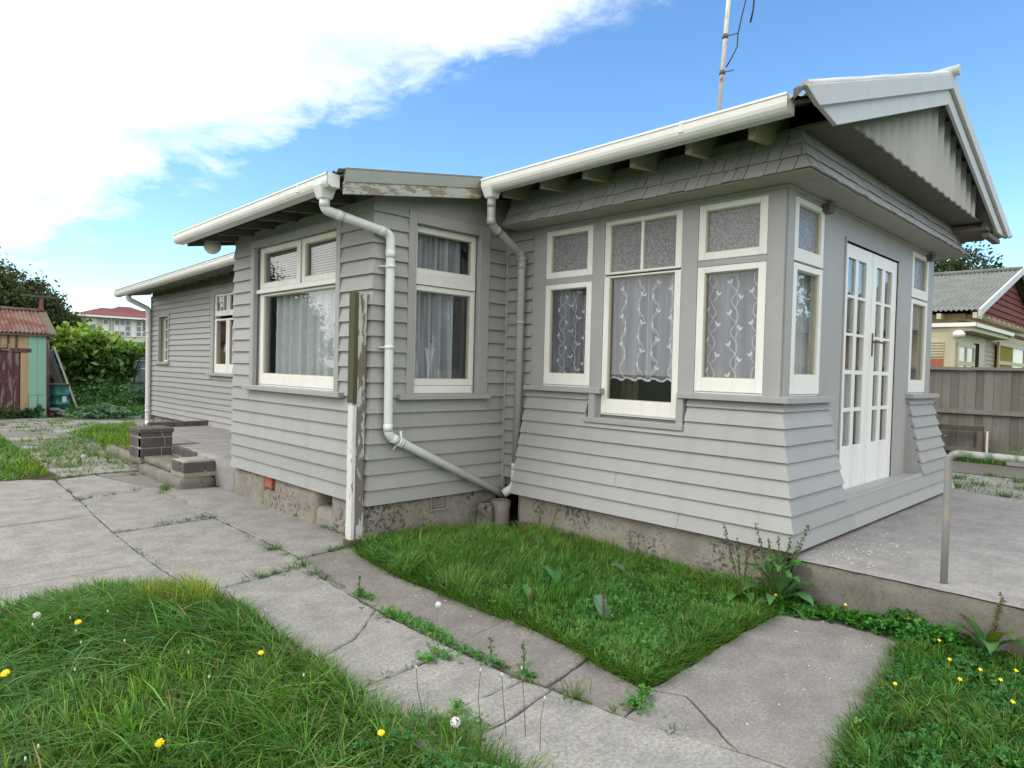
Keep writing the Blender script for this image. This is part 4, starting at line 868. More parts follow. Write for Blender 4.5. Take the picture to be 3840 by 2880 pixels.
for (x0, x1, y0, y1) in ((-1.835, -1.60, 6.08, 6.18), (-1.585, -1.478, 6.08, 6.18), (-1.84, -1.74, 6.20, 6.46)):
    mb = MB(); mb.box(x0, x1, y0, y1, .045, .165); mb.build('brick', 'brick', porch, .006)
roughblock('mortar_cap', -1.83, -1.48, 6.10, 6.48, .05, .185, 'mortar', porch, .006, .05, 9, 47)
for i in range(7):
    yb = 6.02+i*.22; mb = MB(); mb.box(-1.484, -1.40, yb+.0, yb+.205, .10, .197)
    if yb > 6.5: mb.build('brick', 'brick', porch, .006)
pil = empty('brick_pillar', (-1.68, 7.8, G), 'squat three course dark brick pillar on a mossy concrete plinth', 'brick pillar')
roughblock('plinth', -1.80, -1.49, 7.62, 8.05, G-.1, -.02, 'step', pil, .012, .06, 6, 51)
X0, X1, Y0, Y1 = -1.855, -1.455, 7.62, 8.10
mb = MB(); mb.box(X0+.006, X1-.006, Y0+.006, Y1-.006, .03, .40); mb.build('mortar', 'mortar', pil)
mb = MB(); mb.box(X0+.0, X1, Y0, Y1, -.03, .045); mb.build('mortar_bed', 'step', pil, .01)
for c, z in enumerate((.045, .185, .325)):
    cuts_ = (.27, .40) if c != 1 else (.30, .40); p0 = 0
    if c == 0: cuts_ = (.26, .40)
    hh = .125 if c < 2 else .055
    for q in cuts_: mb = MB(); mb.box(X0+p0+.006, X0+q-.006, Y0, Y0+.11, z, z+hh); mb.build('brick', 'brick', pil, .006); p0 = q
    p0 = .12
    for q in (.30, .48): mb = MB(); mb.box(X0-.001, X0+.10, Y0+p0+.006, Y0+q-.006, z, z+hh); mb.build('brick', 'brick', pil, .006); p0 = q
for i, (x0, x1, y0, y1) in enumerate(((X0-.012, X0+.235, Y0-.012, Y0+.105), (X0+.25, X1+.01, Y0-.012, Y0+.105), (X0-.01, X0+.26, Y0+.115, Y1+.01), (X0+.27, X1+.01, Y0+.115, Y1+.01))):
    mb = MB(); mb.box(x0, x1, y0, y1, .375, .43+.003*(i % 2)); mb.build('brick', 'brick', pil, .008)
roughblock('garden_kerb', -1.72, -1.55, 8.15, 9.9, G-.1, .0, 'step', None, .015, .08, 5, 61, label='curved mossy concrete garden kerb behind the brick pillar', cat='kerb')

# ================================================================ CURTAINS (inside the rooms)
def curtain(W, u0, u1, z0, z1, o, label, amp=.012, wl=.11, mat='net', motif='vine', hem=0.0, sp=.165, vs_=.23, seed=0, lean=0.0):
    r = random.Random(seed); c = WF[W]((u0+u1)/2, o, z0); root = empty('net_curtain', c, label, 'curtain')
    ph = r.uniform(0, 6); f = WF[W]
    def so(u, z):
        return o+amp*sin(2*pi*u/wl+ph+.8*sin(u*9+ph))+amp*.4*sin(2*pi*u/(wl*.43)+ph*2)
    nu, nz = int((u1-u0)/.012)+2, 10
    vs = []; fs = []
    for i in range(nu+1):
        u = u0+(u1-u0)*i/nu; zb = z0+hem*sin(2*pi*u/.13)
        for j in range(nz+1): t = j/nz; vs.append(f(u+lean*(1-t)*(u1-u), so(u, 0), zb+(z1-zb)*t))
    for i in range(nu):
        for j in range(nz): a_ = i*(nz+1)+j; fs.append((a_, a_+nz+1, a_+nz+2, a_+1))
    mb_ = MB(); mb_.add(vs, fs, True); mb_.build('fabric', mat, root, fixn=False)
    mb_ = MB()
    def rib(pts, wdt):
        vv = []
        for i, (u, z) in enumerate(pts):
            a_ = pts[max(0, i-1)]; b_ = pts[min(len(pts)-1, i+1)]; dx, dz = b_[0]-a_[0], b_[1]-a_[1]; L = sqrt(dx*dx+dz*dz)+1e-9
            ww = wdt[i] if isinstance(wdt, list) else wdt
            for s_ in (-1, 1):
                uu, zz_ = u-s_*dz/L*ww/2, z+s_*dx/L*ww/2
                vv.append(f(uu+lean*(1-(zz_-z0)/(z1-z0))*(u1-uu), so(u, z)+.004, zz_))
        mb_.add(vv, [(2*i, 2*i+1, 2*i+3, 2*i+2) for i in range(len(pts)-1)])
    if motif == 'vine':
        u = u0+sp*.4+r.uniform(0, .04)
        while u < u1-.03:
            pz = r.uniform(0, vs_); A = .030; pts = []; n = int((z1-z0)/.02)
            cu = lambda z: u+A*sin(2*pi*(z+pz)/vs_)
            rib([(cu(z0+(z1-z0)*i/n), z0+(z1-z0)*i/n) for i in range(n+1)], .0048)
            z = z0-pz
            while z < z1-.08:
                for side, dz in ((1, 0), (-1, vs_*.5)):
                    zb = z+dz+vs_*.25
                    if zb < z0+.01 or zb > z1-.10: continue
                    if not (u0+.01 < cu(zb)+side*.06 < u1-.01): continue
                    bx = cu(zb); rib([(bx, zb), (bx+side*.022, zb+.016), (bx+side*.042, zb+.038), (bx+side*.05, zb+.058)], .0042)
                    ex, ez = bx+side*.05, zb+.058
                    for an, ln in ((side*.9, .034), (-side*.25, .042)):
                        dx, dz2 = sin(an), cos(an); rib([(ex, ez), (ex+dx*ln*.3, ez+dz2*ln*.3), (ex+dx*ln*.6, ez+dz2*ln*.6), (ex+dx*ln, ez+dz2*ln)], [.003, .017, .018, .001])
                z += vs_
            u += sp*r.uniform(.85, 1.1)
        if hem: rib([(u0+(u1-u0)*i/60, z0+.006+hem*sin(2*pi*(u0+(u1-u0)*i/60)/.13)) for i in range(61)], .016)
    elif motif == 'fern':
        for _ in range(4):
            u = r.uniform(u0+.05, u1-.08); H = r.uniform(.18, .36); bend = r.uniform(-.05, .08)
            for i in range(int(H/.014)):
                t = i*.014/H; x = u+bend*t*t; z = z0+.02+i*.014
                for s_ in (-1, 1): rib([(x, z), (x+s_*.018, z+.012), (x+s_*.032, z+.028)], [.004, .009, .002])
        for _ in range(7):
            u, z = r.uniform(u0+.05, u1-.05), r.uniform(z0+.3, z1-.1)
            for q in range(4): rib([(u, z+q*.014), (u+.02*(-1)**q, z+q*.014+.02)], [.010, .003])
    # fold lines
    for i in range(int((u1-u0)/(wl*1.7))):
        u = u0+wl*(i*1.7+.5)+r.uniform(-.02, .02)
        if u < u1-.01: rib([(u, z0+.01), (u+.004, z1)], .003)
    mb_.build('embroidery', 'motif', root, fixn=False, kind='stuff')
    return root
curtain('S', 1.69, 2.19, 1.22, 2.12, -.075, 'net curtain with white vines behind the left window of the shingled bay', seed=1, sp=.15)
curtain('S', 1.69, 2.19, 2.20, 2.58, -.085, 'short net curtain behind the frosted top left pane of the bay', seed=2, sp=.15)
curtain('S', .82, 1.52, 1.275, 2.14, -.075, 'net curtain with scalloped hem in the tall middle window', seed=3, hem=.010, amp=.016, wl=.15)
curtain('S', .14, .64, 1.22, 2.12, -.075, 'net curtain with white vines behind the right window next to the corner', seed=4, sp=.19, amp=.008)
curtain('S', .14, .64, 2.22, 2.58, -.085, 'short net curtain behind the frosted pane next to the corner', seed=5, sp=.17)
curtain('F', .14, .62, 1.22, 2.58, -.085, 'pleated white net curtain in the narrow window left of the french doors', seed=6, mat='netq', motif='none', wl=.09)
curtain('F', 2.87, 3.4, 1.22, 2.58, -.085, 'plain net curtain in the narrow window right of the french doors', seed=7, mat='net', motif='none', wl=.13)
curtain('F', 1.12, 1.66, .60, 1.42, -.12, 'low pleated net curtain behind the left french door', seed=8, mat='netq', motif='none', wl=.07)
curtain('F', 1.84, 2.34, .60, 1.42, -.12, 'low pleated net curtain behind the right french door', seed=9, mat='netq', motif='none', wl=.07)
curtain('Q', 3.33, 4.80, 1.22, 2.04, -.15, 'wide net curtain with vines filling the picture window', seed=10, mat='netq', amp=.028, wl=.17, sp=.17)
curtain('P', -1.09, -.58, 1.20, 2.03, -.13, 'net curtain with fern motifs pulled aside in the side window', seed=11, mat='netp', motif='fern', amp=.03, wl=.12, lean=-.0)
curtain('P', -1.09, -.50, 2.17, 2.52, -.13, 'short gathered net curtain in the side window fanlight', seed=12, mat='netp', motif='none', amp=.02, wl=.06)
for (a, b) in ((3.33, 3.95), (4.10, 4.76)):
    bl = empty('slatted_blind', (QX+.12, (a+b)/2, 2.16), 'white slatted blind behind the top '+('right' if a < 4 else 'left')+' pane of the picture window', 'blind')
    for i in range(14):
        mb = MB(); z = 2.165+i*.024; mb.hexa([(QX+.105, a, z), (QX+.105, b, z), (QX+.122, b, z+.019), (QX+.122, a, z+.019), (QX+.107, a, z+.001), (QX+.107, b, z+.001), (QX+.124, b, z+.020), (QX+.124, a, z+.020)]); mb.build('slat', 'slat', bl)
for (a, b, lb) in ((.80, .98, 'right'), (1.38, 1.55, 'left')):
    mb = MB(); mb.add([(.30+.012*sin(i*1.4), a+(b-a)*i/12, z) for i in range(13) for z in (.95, 2.5)], [(2*i, 2*i+2, 2*i+3, 2*i+1) for i in range(12)], True); mb.build('drape', 'postold', None, fixn=False, label='brown '+lb+' hand drape inside the tall middle window', cat='drape')
# curtain and lamp seen in the far window
mb = MB(); mb.box(.12, .13, 9.50, 9.80, 1.2, 1.95); mb.build('roller_blind', 'slat', None, label='pale roller blind behind the left sash of the porch window', cat='blind')
mb = MB(); mb.tube([(.22, 9.9, 1.2), (.22, 9.9, 1.62)], [.02, .02], 10); mb.tube([(.22, 9.9, 1.50), (.22, 9.9, 1.72)], [.13, .08], 20); mb.build('table_lamp', 'slat', None, label='white table lamp behind the left sash of the porch window', cat='lamp')

# ================================================================ VEGETATION
def inpoly(P, X, Y):
    ins = np.zeros(len(X), bool); n = len(P)
    for i in range(n):
        x0, y0 = P[i]; x1, y1 = P[(i+1) % n]
        c = ((y0 > Y) != (y1 > Y)) & (X < (x1-x0)*(Y-y0)/(y1-y0+1e-12)+x0); ins ^= c
    return ins
def edgedist(P, X, Y):
    d = np.full(len(X), 9.0); n = len(P)
    for i in range(n):
        a = np.array(P[i]); b = np.array(P[(i+1) % n]); ab = b-a; t = np.clip(((X-a[0])*ab[0]+(Y-a[1])*ab[1])/(ab@ab), 0, 1)
        d = np.minimum(d, np.hypot(X-a[0]-t*ab[0], Y-a[1]-t*ab[1]))
    return d
def fld(X, Y, s, seed):
    r = np.random.RandomState(seed); o = np.zeros(len(X))
    for i in range(6): k = r.normal(size=2)*s*(1+i*.4); o += np.sin(X*k[0]+Y*k[1]+r.uniform(0, 6))/(1+i*.5)
    return o/2.2
def blades(X, Y, Z, h, w_, ang, lean, col, rs, twist=None):
    n = len(X); T = np.array([0, .38, .74, 1.0]); dx, dy = np.cos(ang), np.sin(ang); fa = ang+rs.uniform(-1.5, 1.5, n)+pi/2; px, py = np.cos(fa), np.sin(fa)
    V = np.zeros((n, 7, 3), np.float32); k = 0
    for i, t in enumerate(T):
        cx = X+dx*h*lean*t**1.8; cy = Y+dy*h*lean*t**1.8; cz_ = Z+h*t*(1-.42*np.minimum(lean, 1.5)*t)
        ww = w_*(1-.55*t**2)*.5
        if i < 3:
            for s_ in (-1, 1): V[:, k, 0] = cx+s_*px*ww; V[:, k, 1] = cy+s_*py*ww; V[:, k, 2] = cz_; k += 1
        else: V[:, 6, 0] = cx; V[:, 6, 1] = cy; V[:, 6, 2] = cz_
    b = np.arange(n)[:, None]*7
    Q = np.concatenate([b+np.array([[0, 1, 3, 2]]), b+np.array([[2, 3, 5, 4]])]); T3 = b+np.array([[4, 5, 6]])
    return V.reshape(-1, 3), Q, T3, np.repeat(col, 7, 0)
def grass(name, P, dens, h, hv, w_=.0034, seed=0, zf=None, leanbase=(0, .5), yellow=.3, dark=1.0, holes=(), edge=.05, near=None, label=None, dirscale=1.2, extra=None, dens_f=None, radial=.55):
    rs = np.random.RandomState(seed); P = [tuple(p) for p in P]; xs = [p[0] for p in P]; ys = [p[1] for p in P]
    n = int(dens*(max(xs)-min(xs))*(max(ys)-min(ys))); X = rs.uniform(min(xs), max(xs), n); Y = rs.uniform(min(ys), max(ys), n)
    k = inpoly(P, X, Y); X, Y = X[k], Y[k]
    d = edgedist(P, X, Y)+.02*fld(X, Y, 14, seed+5); k = d > 0
    if dens_f is not None: k &= rs.uniform(size=len(X)) < dens_f(X, Y)
    X, Y, d = X[k], Y[k], d[k]; n = len(X)
    # gather blades into little tufts
    tsp = .075; gx = np.round(X/tsp+.45*fld(X, Y, 18, 3)); gy = np.round(Y/tsp+.45*fld(X, Y, 18, 4)); pull = rs.uniform(.1, .8, n)
    rx_, ry_ = X-gx*tsp, Y-gy*tsp; X = X-rx_*pull; Y = Y-ry_*pull; rada = np.arctan2(ry_, rx_)
    tuft = np.sin(gx*12.99+gy*78.23)*43758.5; tuft = tuft-np.floor(tuft)
    hh = h*(1+hv*fld(X, Y, 2.2, seed+1))*(.55+.75*rs.uniform(size=n))*(.75+.5*tuft)*np.clip(.45+d/edge*.55, .45, 1)
    ang = leanbase[0]+dirscale*1.8*fld(X, Y, 1.6, seed+2)+rs.normal(size=n)*.8; rk = rs.uniform(size=n) < radial; ang = np.where(rk, rada+rs.normal(size=n)*.5, ang); lean = np.abs(leanbase[1]+.35*fld(X, Y, 2.5, seed+3)+rs.normal(size=n)*.28)
    Z = np.full(n, G-.012) if zf is None else zf(X, Y)
    ye = np.clip(yellow*.5+.5*yellow*fld(X, Y, 1.5, seed+4)+.10*rs.normal(size=n), 0, 1)[:, None]; old = (rs.uniform(size=n) < .05)[:, None]
    base = np.array([[.036, .130, .016]])*(1-ye)+np.array([[.165, .215, .020]])*ye
    base = base*(.45+1.1*rs.uniform(size=(n, 1)))*(.65+.7*tuft[:, None])*dark
    blu = (rs.uniform(size=n) < .22)[:, None]; base = np.where(blu, base*np.array([[1.5, 1.35, 2.4]]), base)
    base = np.where(old, np.array([[.26, .22, .09]])*(.6+.6*rs.uniform(size=(n, 1))), base)
    ww = w_*(.6+.8*rs.uniform(size=n))
    V, Q, T3, c = blades(X, Y, Z, hh, ww, ang, lean, base, rs)
    return npmesh(name, V, [Q, T3], 'blade', col=c, smooth=True, kind='stuff', label=label, cat='grass')
def soilpatch(name, P, zf, n=40, mat='soil', kind='structure', label=None):
    xs = [p[0] for p in P]; ys = [p[1] for p in P]; gx, gy = np.linspace(min(xs), max(xs), n), np.linspace(min(ys), max(ys), n); X, Y = [a.ravel() for a in np.meshgrid(gx, gy, indexing='ij')]
    ins = inpoly(P, X, Y); Z = zf(X, Y); d = edgedist(P, X, Y); Z = np.where(ins, np.maximum(Z*np.clip(d/.05, 0, 1)+(G-.03)*(1-np.clip(d/.05, 0, 1)), G-.03), G-.04)
    idx = np.arange(n*n).reshape(n, n); Q = np.stack([idx[:-1, :-1].ravel(), idx[1:, :-1].ravel(), idx[1:, 1:].ravel(), idx[:-1, 1:].ravel()], 1); Q = Q[ins[Q].any(1)]
    return npmesh(name, np.stack([X, Y, Z], 1), [Q], mat, smooth=True, kind=kind)
# near left lawn (a mound of long leaning grass)
PL = [(-7.5, -3.0), (-2.92, -3.0), (-2.90, -.9), (-2.83, -.30), (-2.83, .05), (-2.93, .35), (-2.95, .8), (-2.92, 1.3), (-2.93, 1.75), (-2.97, 2.2), (-3.1, 2.55), (-3.4, 2.82), (-3.7, 2.80), (-3.95, 2.70), (-4.6, 2.62), (-7.5, 2.75)]
zL = lambda X, Y: G-.012+.085*np.exp(-(((X+3.35)/.5)**2+((Y-1.75)/.8)**2))+.05*np.exp(-(((X+3.9)/.7)**2+((Y-.8)/.7)**2))+.012*fld(X, Y, 3, 9)
soilpatch('lawn_soil', PL, lambda X, Y: zL(X, Y)-.004, 70)
PLs = [p for p in PL]
near = lambda X, Y: np.clip(1.25-np.hypot(X+4.57, Y+2.01)/7.5, .35, 1)*((X > -6.9) & ((X+4.57)*.0+Y > -1.6))
lf = lambda X, Y: near(X, Y)*(((Y+2.0) > .35*(-(X+4.57)))|(X > -4.57))
grass('lawn_grass', PL, 8200, .110, .40, .0052, 21, zL, (2.6, .75), .30, 1.2, edge=.05, dens_f=lf, label='long uneven lawn in the left foreground', dirscale=.9, radial=.45)
PB = [(-3.25, .25), (-2.96, .4), (-2.93, 1.0), (-2.95, 2.2), (-3.2, 2.5), (-3.7, 2.6), (-4.3, 1.9), (-4.5, .6), (-4.1, -.2), (-3.5, -.1)]
grass('long_grass', PB, 2200, .19, .3, .0056, 25, zL, (3.4, 1.15), .30, 1.15, edge=.12, label='long swept tussock grass on the left lawn mound', dirscale=.7, radial=.1)
PY1 = [(-3.35, 1.7), (-3.02, 1.75), (-3.02, 2.3), (-3.2, 2.5), (-3.5, 2.4)]
grass('yellow_grass', PY1, 5500, .13, .3, .0032, 26, zL, (1.2, .5), 1.5, 1.1, edge=.1, label='yellowish grass patch on the far side of the left lawn')
# middle lawn against the house
PM = [(-1.74, 2.42), (-1.80, 1.85), (-1.80, 1.4), (-1.79, .9), (-1.80, .35), (-1.86, .05), (-1.89, -.23), (-1.4, -.21), (-.6, -.20), (-.26, -.18), (-.17, 0), (-.17, 2.33), (-.30, 2.40), (-.9, 2.62), (-1.45, 2.70), (-1.62, 2.68)]
zM = lambda X, Y: G-.010+.012*fld(X, Y, 2.5, 12)-.05*np.exp(-(((X+.25)/.35)**2+((Y-2.5)/.3)**2))
soilpatch('lawn_soil', PM, lambda X, Y: zM(X, Y)-.004, 60)
grass('lawn_grass', PM, 14500, .120, .40, .0050, 31, zM, (.6, .62), .38, 1.18, edge=.02, dirscale=1.0, label='dense triangle of grass between path and house', dens_f=lambda X, Y: np.clip(1-np.exp(-(((X+.25)/.28)**2+((Y-2.5)/.35)**2))*1.4, .0, 1))
grass('long_grass', [(-.6, -.18), (-.17, -.18), (-.17, 1.6), (-.45, 1.6)], 3200, .17, .3, .0032, 33, zM, (3.4, .6), .35, 1.2, edge=.05, label='taller grass along the front room foundation')
def fringe(name, line, out, per_m, h, seed, w_=.0036, yellow=.4, z=G-.012, label=None, dark=1.15):
    rs = np.random.RandomState(seed); X = []; Y = []; A = []
    for (x0, y0), (x1, y1) in zip(line, line[1:]):
        L = sqrt((x1-x0)**2+(y1-y0)**2); n = int(per_m*L); t = rs.uniform(size=n); nx, ny = (y1-y0)/L*out, -(x1-x0)/L*out
        dd_ = rs.normal(size=n)*.025-.02; X.append(x0+(x1-x0)*t+nx*dd_); Y.append(y0+(y1-y0)*t+ny*dd_); A.append(math.atan2(ny, nx)+rs.normal(size=n)*.8)
    X, Y, A = map(np.concatenate, (X, Y, A)); n = len(X); k = rs.uniform(size=n) < .55+.45*fld(X, Y, 9, seed); X, Y, A = X[k], Y[k], A[k]; n = len(X)
    ye = np.clip(yellow*.5+.25*rs.normal(size=n), 0, 1)[:, None]; base = (np.array([[.036, .13, .016]])*(1-ye)+np.array([[.16, .20, .02]])*ye)*(.5+.9*rs.uniform(size=(n, 1)))*dark
    V, Q, T3, c = blades(X, Y, np.full(n, z), h*rs.uniform(.35, 1.15, n), w_*(.6+.8*rs.uniform(size=n)), A, np.abs(.9+.35*rs.normal(size=n)), base, rs)
    return npmesh(name, V, [Q, T3], 'blade', col=c, smooth=True, kind='stuff', label=label, cat='grass')
fringe('edge_grass', [(-1.66, 2.70), (-1.76, 2.42), (-1.82, 1.85), (-1.82, 1.4), (-1.81, .9), (-1.82, .35), (-1.88, .05), (-1.91, -.25)], 1, 1500, .10, 34, label='grass leaning over the narrow path strip')
fringe('edge_grass', [(-1.91, -.25), (-1.4, -.225), (-.9, -.22), (-.35, -.21)], 1, 1900, .12, 35, label='grass leaning over the big grey slab')
fringe('edge_grass', [(-1.97, -2.0), (-2.0, -1.5), (-1.95, -1.09), (-1.5, -1.05), (-.9, -.98), (-.45, -.92)], -1, 1500, .09, 36, label='grass on the lower edge of the big grey slab')
fringe('edge_grass', [(-4.6, 2.64), (-3.95, 2.72), (-3.7, 2.82), (-3.4, 2.84), (-3.1, 2.57), (-2.97, 2.2), (-2.93, 1.75), (-2.92, 1.3), (-2.95, .8), (-2.93, .35), (-2.83, .05), (-2.83, -.3), (-2.88, -.8)], -1, 1000, .12, 37, label='grass on the path edge of the left lawn')
# right lawn
PRt = [(-1.93, -1.09), (-1.5, -1.06), (-.9, -.99), (-.5, -.93), (-.21, -.86), (-.205, -3.2), (-2.6, -3.2), (-2.0, -1.5)]
zR = lambda X, Y: G-.010+.012*fld(X, Y, 2.5, 15)
soilpatch('lawn_soil', PRt, lambda X, Y: zR(X, Y)-.004, 50)
grass('lawn_grass', PRt, 11000, .090, .4, .0048, 41, zR, (1.6, .5), .2, 1.1, edge=.06, label='weedy grass in the lower right foreground', dens_f=lambda X, Y: (Y > -2.4)*1.0)
# far left lawns
PF = [(-9, 7.7), (-3.35, 7.7), (-3.05, 7.85), (-2.76, 8.05), (-2.62, 10), (-2.6, 11.7), (-2.55, 13.6), (-2.45, 15), (-9, 15)]
grass('lawn_grass', PF, 900, .085, .3, .014, 51, None, (0, .5), .35, 1.25, label='bright lawn left of the broken path'); soilpatch('lawn_soil', PF, lambda X, Y: G-.01+0*X, 10)
PG = [(-1.55, 13.2), (-1.5, 10.9), (-1.72, 9.8), (-1.2, 9.9), (-.95, 10.4), (-.3, 13.4), (.1, 14.9), (-.8, 14.6)]
grass('lawn_grass', PG, 1800, .10, .3, .010, 52, None, (0, .5), .6, 1.3, label='small bright grass patch behind the porch'); soilpatch('lawn_soil', PG, lambda X, Y: G-.0+0*X, 14)
PH = [(-.9, 18.6), (9, 16), (12, 27), (-12, 27), (-12, 19), (-.95, 19)]
grass('lawn_grass', PH, 260, .22, .4, .03, 53, None, (0, .5), .25, 1.0, label='rough grass in front of the far iron fence')
grass('lawn_grass', [(9.9, -9), (10.5, -9), (10.5, 12), (9.9, 12)], 500, .14, .5, .016, 54, None, (0, .5), .2, .9, label='weeds along the foot of the timber fence')
rs = np.random.RandomState(8)
def clumps(name, pts, n, spread, h, w_, seed, lean=(0, .9), yellow=.4, label=None, dark=1.0, zoff=-.01, aniso=None):
    rs = np.random.RandomState(seed); X = []; Y = []; H = []; A = []
    for p in pts:
        x, y = p[0], p[1]; s_ = p[2] if len(p) > 2 else 1; m_ = int(n*s_); r = np.abs(rs.normal(size=m_))*spread*sqrt(s_); a = rs.uniform(0, 2*pi, m_)
        X.append(x+r*np.cos(a)); Y.append(y+r*np.sin(a)); H.append(h*sqrt(s_)*rs.uniform(.4, 1.1, m_)); A.append(a)
    X, Y, H, A = map(np.concatenate, (X, Y, H, A)); m_ = len(X); ye = np.clip(yellow*.5+.25*rs.normal(size=m_), 0, 1)[:, None]
    base = (np.array([[.035, .125, .02]])*(1-ye)+np.array([[.15, .20, .025]])*ye)*(.6+.8*rs.uniform(size=(m_, 1)))*dark
    V, Q, T3, c = blades(X, Y, np.full(m_, G+zoff), H, w_*(.6+.8*rs.uniform(size=m_)), A+rs.normal(size=m_)*.4, np.abs(lean[1]+.3*rs.normal(size=m_)), base, rs)
    return npmesh(name, V, [Q, T3], 'blade', col=c, smooth=True, kind='stuff', label=label, cat='weeds')
# weeds in the joints
J = [(-2.93, 4.40, .5), (-2.55, 4.44, 1), (-2.45, 4.43, .8), (-2.34, 4.45, .9), (-2.22, 4.46, 1.1), (-2.15, 4.47, 1), (-2.16, 3.53, .3), (-2.17, 3.25, .6), (-2.19, 3.04, 2.0), (-2.17, 2.85, .8), (-2.15, 2.68, .8), (-2.2, 2.5, 1.6), (-2.3, 2.49, 1.2), (-2.42, 2.46, 1.1), (-2.55, 2.45, 1.4), (-2.68, 2.42, .5), (-2.24, 2.28, 1.5), (-2.24, 2.15, .9),
     (-2.0, 2.72, .5), (-1.85, 2.74, 1.2), (-1.75, 2.74, 1.2), (-1.66, 2.75, 1), (-2.23, -.09, 1.8), (-2.25, .06, .3), (-2.03, -.34, .3), (-2.19, -.28, .5), (-2.15, -.55, .4), (-1.42, 4.04, .6), (-1.5, 3.43, 1.5), (-1.52, 3.2, 1.3), (-1.5, 3.05, 1.1), (-1.45, 4.8, .4), (-1.43, 5.6, .7),
     (-1.5, 6.0, .9), (-1.6, 5.98, .7), (-1.94, 6.3, 1.6), (-2.02, 6.1, 1.8), (-2.1, 5.95, 1.2), (-2.5, 6.2, .7), (-2.6, 6.15, .5), (-2.85, 6.05, 1.2), (-2.75, 6.12, .9), (-2.28, 6.3, .8), (-2.35, 7.7, .9), (-2.8, 7.55, 1.3), (-2.62, 7.7, .9), (-2.5, 7.75, .8), (-1.75, 7.5, 1.6), (-1.85, 7.35, 1.6), (-1.55, 7.5, 1.2), (-2.0, 7.4, 1.2), (-2.82, 6.6, .5), (-2.94, 6.0, .5)]
clumps('joint_weeds', J, 36, .028, .075, .0042, 61, yellow=.35, label='grass tufts growing in the near slab joints')
JL = [[(-2.1, 4.44), (-2.125, 2.70)], [(-2.125, 2.70), (-2.25, 1.8)], [(-2.25, 1.8), (-2.285, .7)], [(-2.285, .7), (-2.25, .03)], [(-2.25, .03), (-2.19, -.35)], [(-2.97, 2.38), (-2.13, 2.5)], [(-2.98, 4.37), (-2.1, 4.44)], [(-2.1, 4.44), (-2.06, 6.2)], [(-2.97, 4.3), (-2.98, 2.5)], [(-2.86, 6.04), (-2.06, 6.27)], [(-1.5, 6.0), (-1.47, 2.85)], [(-2.9, .63), (-2.32, .66)], [(-4.5, 6.35), (-2.9, 6.35)], [(-2.86, 6.05), (-2.8, 7.5)], [(-2.92, 5.3), (-2.87, 6.0)], [(-1.9, 6.03), (-1.5, 6.0)], [(-2.33, 7.72), (-1.6, 7.65)], [(-2.8, 7.55), (-2.35, 7.72)]]
r = random.Random(31); JM = []
for (x0, y0), (x1, y1) in JL:
    L = sqrt((x1-x0)**2+(y1-y0)**2)
    for q in range(int(L/.022)):
        t_ = r.random(); x, y = x0+(x1-x0)*t_, y0+(y1-y0)*t_
        if mn.noise(Vector((x*2.2, y*2.2, 3))) > -.08: JM.append((x+r.gauss(0, .010), y+r.gauss(0, .010), r.uniform(.10, .42)))
clumps('joint_moss', JM, 16, .018, .055, .0038, 63, yellow=.45, label='short grass and moss lining the slab joints')
r = random.Random(3); J2 = []
for i in range(150):
    yy = r.uniform(7.8, 17); x = r.uniform(-2.6, -1.4 if yy < 12.5 else 1.5); J2.append((x, yy, r.uniform(.6, 2.6)))
clumps('joint_weeds', J2, 20, .11, .085, .010, 62, yellow=.6, label='weeds over the broken far slabs', dark=1.25)
def leaflets(name, X, Y, Z, size, seed, col=(.045, .17, .025), tilt=.5, mat='leaf', kind='stuff', label=None, n3=3, catg='weeds', colv=.5, parent=None):
    """small round lobed leaves: each is n3 lobes of a rhombus folded mesh"""
    rs = np.random.RandomState(seed); n = len(X); Vs = []; Cs = []
    nrm = rs.normal(size=(n, 3))*tilt+np.array([0, 0, 1]); nrm /= np.linalg.norm(nrm, axis=1)[:, None]
    a = rs.normal(size=(n, 3)); t = np.cross(nrm, a); t /= np.linalg.norm(t, axis=1)[:, None]; b = np.cross(nrm, t); P = np.stack([X, Y, Z], 1); s_ = size*(.5+.9*rs.uniform(size=(n, 1)))
    c = np.array([col])*(1-colv*.5+colv*rs.uniform(size=(n, 1)))*np.array([[1, 1, 1]]); yl = rs.uniform(size=(n, 1)) < .06; c = np.where(yl, c*np.array([[3.0, 1.5, 1.0]]), c)
    for k in range(n3):
        an = (k-(n3-1)/2)*(2*pi/max(n3, 3))*.85; d = t*cos(an)+b*sin(an); e = np.cross(nrm, d)
        v = np.stack([P, P+d*s_*.55+e*s_*.42+nrm*s_*.06, P+d*s_*1.0+e*s_*.18-nrm*s_*.04, P+d*s_*1.0-e*s_*.18-nrm*s_*.04, P+d*s_*.55-e*s_*.42+nrm*s_*.06], 1); Vs.append(v); Cs.append(np.repeat(c*(.88+.24*rs.uniform(size=(n, 1))), 5, 0))
    V = np.concatenate([v.reshape(-1, 3) for v in Vs]); F = np.arange(len(V)).reshape(-1, 5)
    return npmesh(name, V, [F], mat, parent, col=np.concatenate(Cs), kind=kind, label=label, cat=catg)
def cover(name, P, dens, z0, z1, size, seed, cut=-.45, **k):
    rs = np.random.RandomState(seed); xs = [p[0] for p in P]; ys = [p[1] for p in P]; n = int(dens*(max(xs)-min(xs))*(max(ys)-min(ys))); X = rs.uniform(min(xs), max(xs), n); Y = rs.uniform(min(ys), max(ys), n)
    q = inpoly(P, X, Y) & (fld(X, Y, 6, seed) > cut); X, Y = X[q], Y[q]; Z = G+z0+(z1-z0)*np.clip(.5+.5*fld(X, Y, 9, seed+1), 0, 1)*rs.uniform(size=len(X))**.6
    return leaflets(name, X, Y, Z, size, seed, **k)
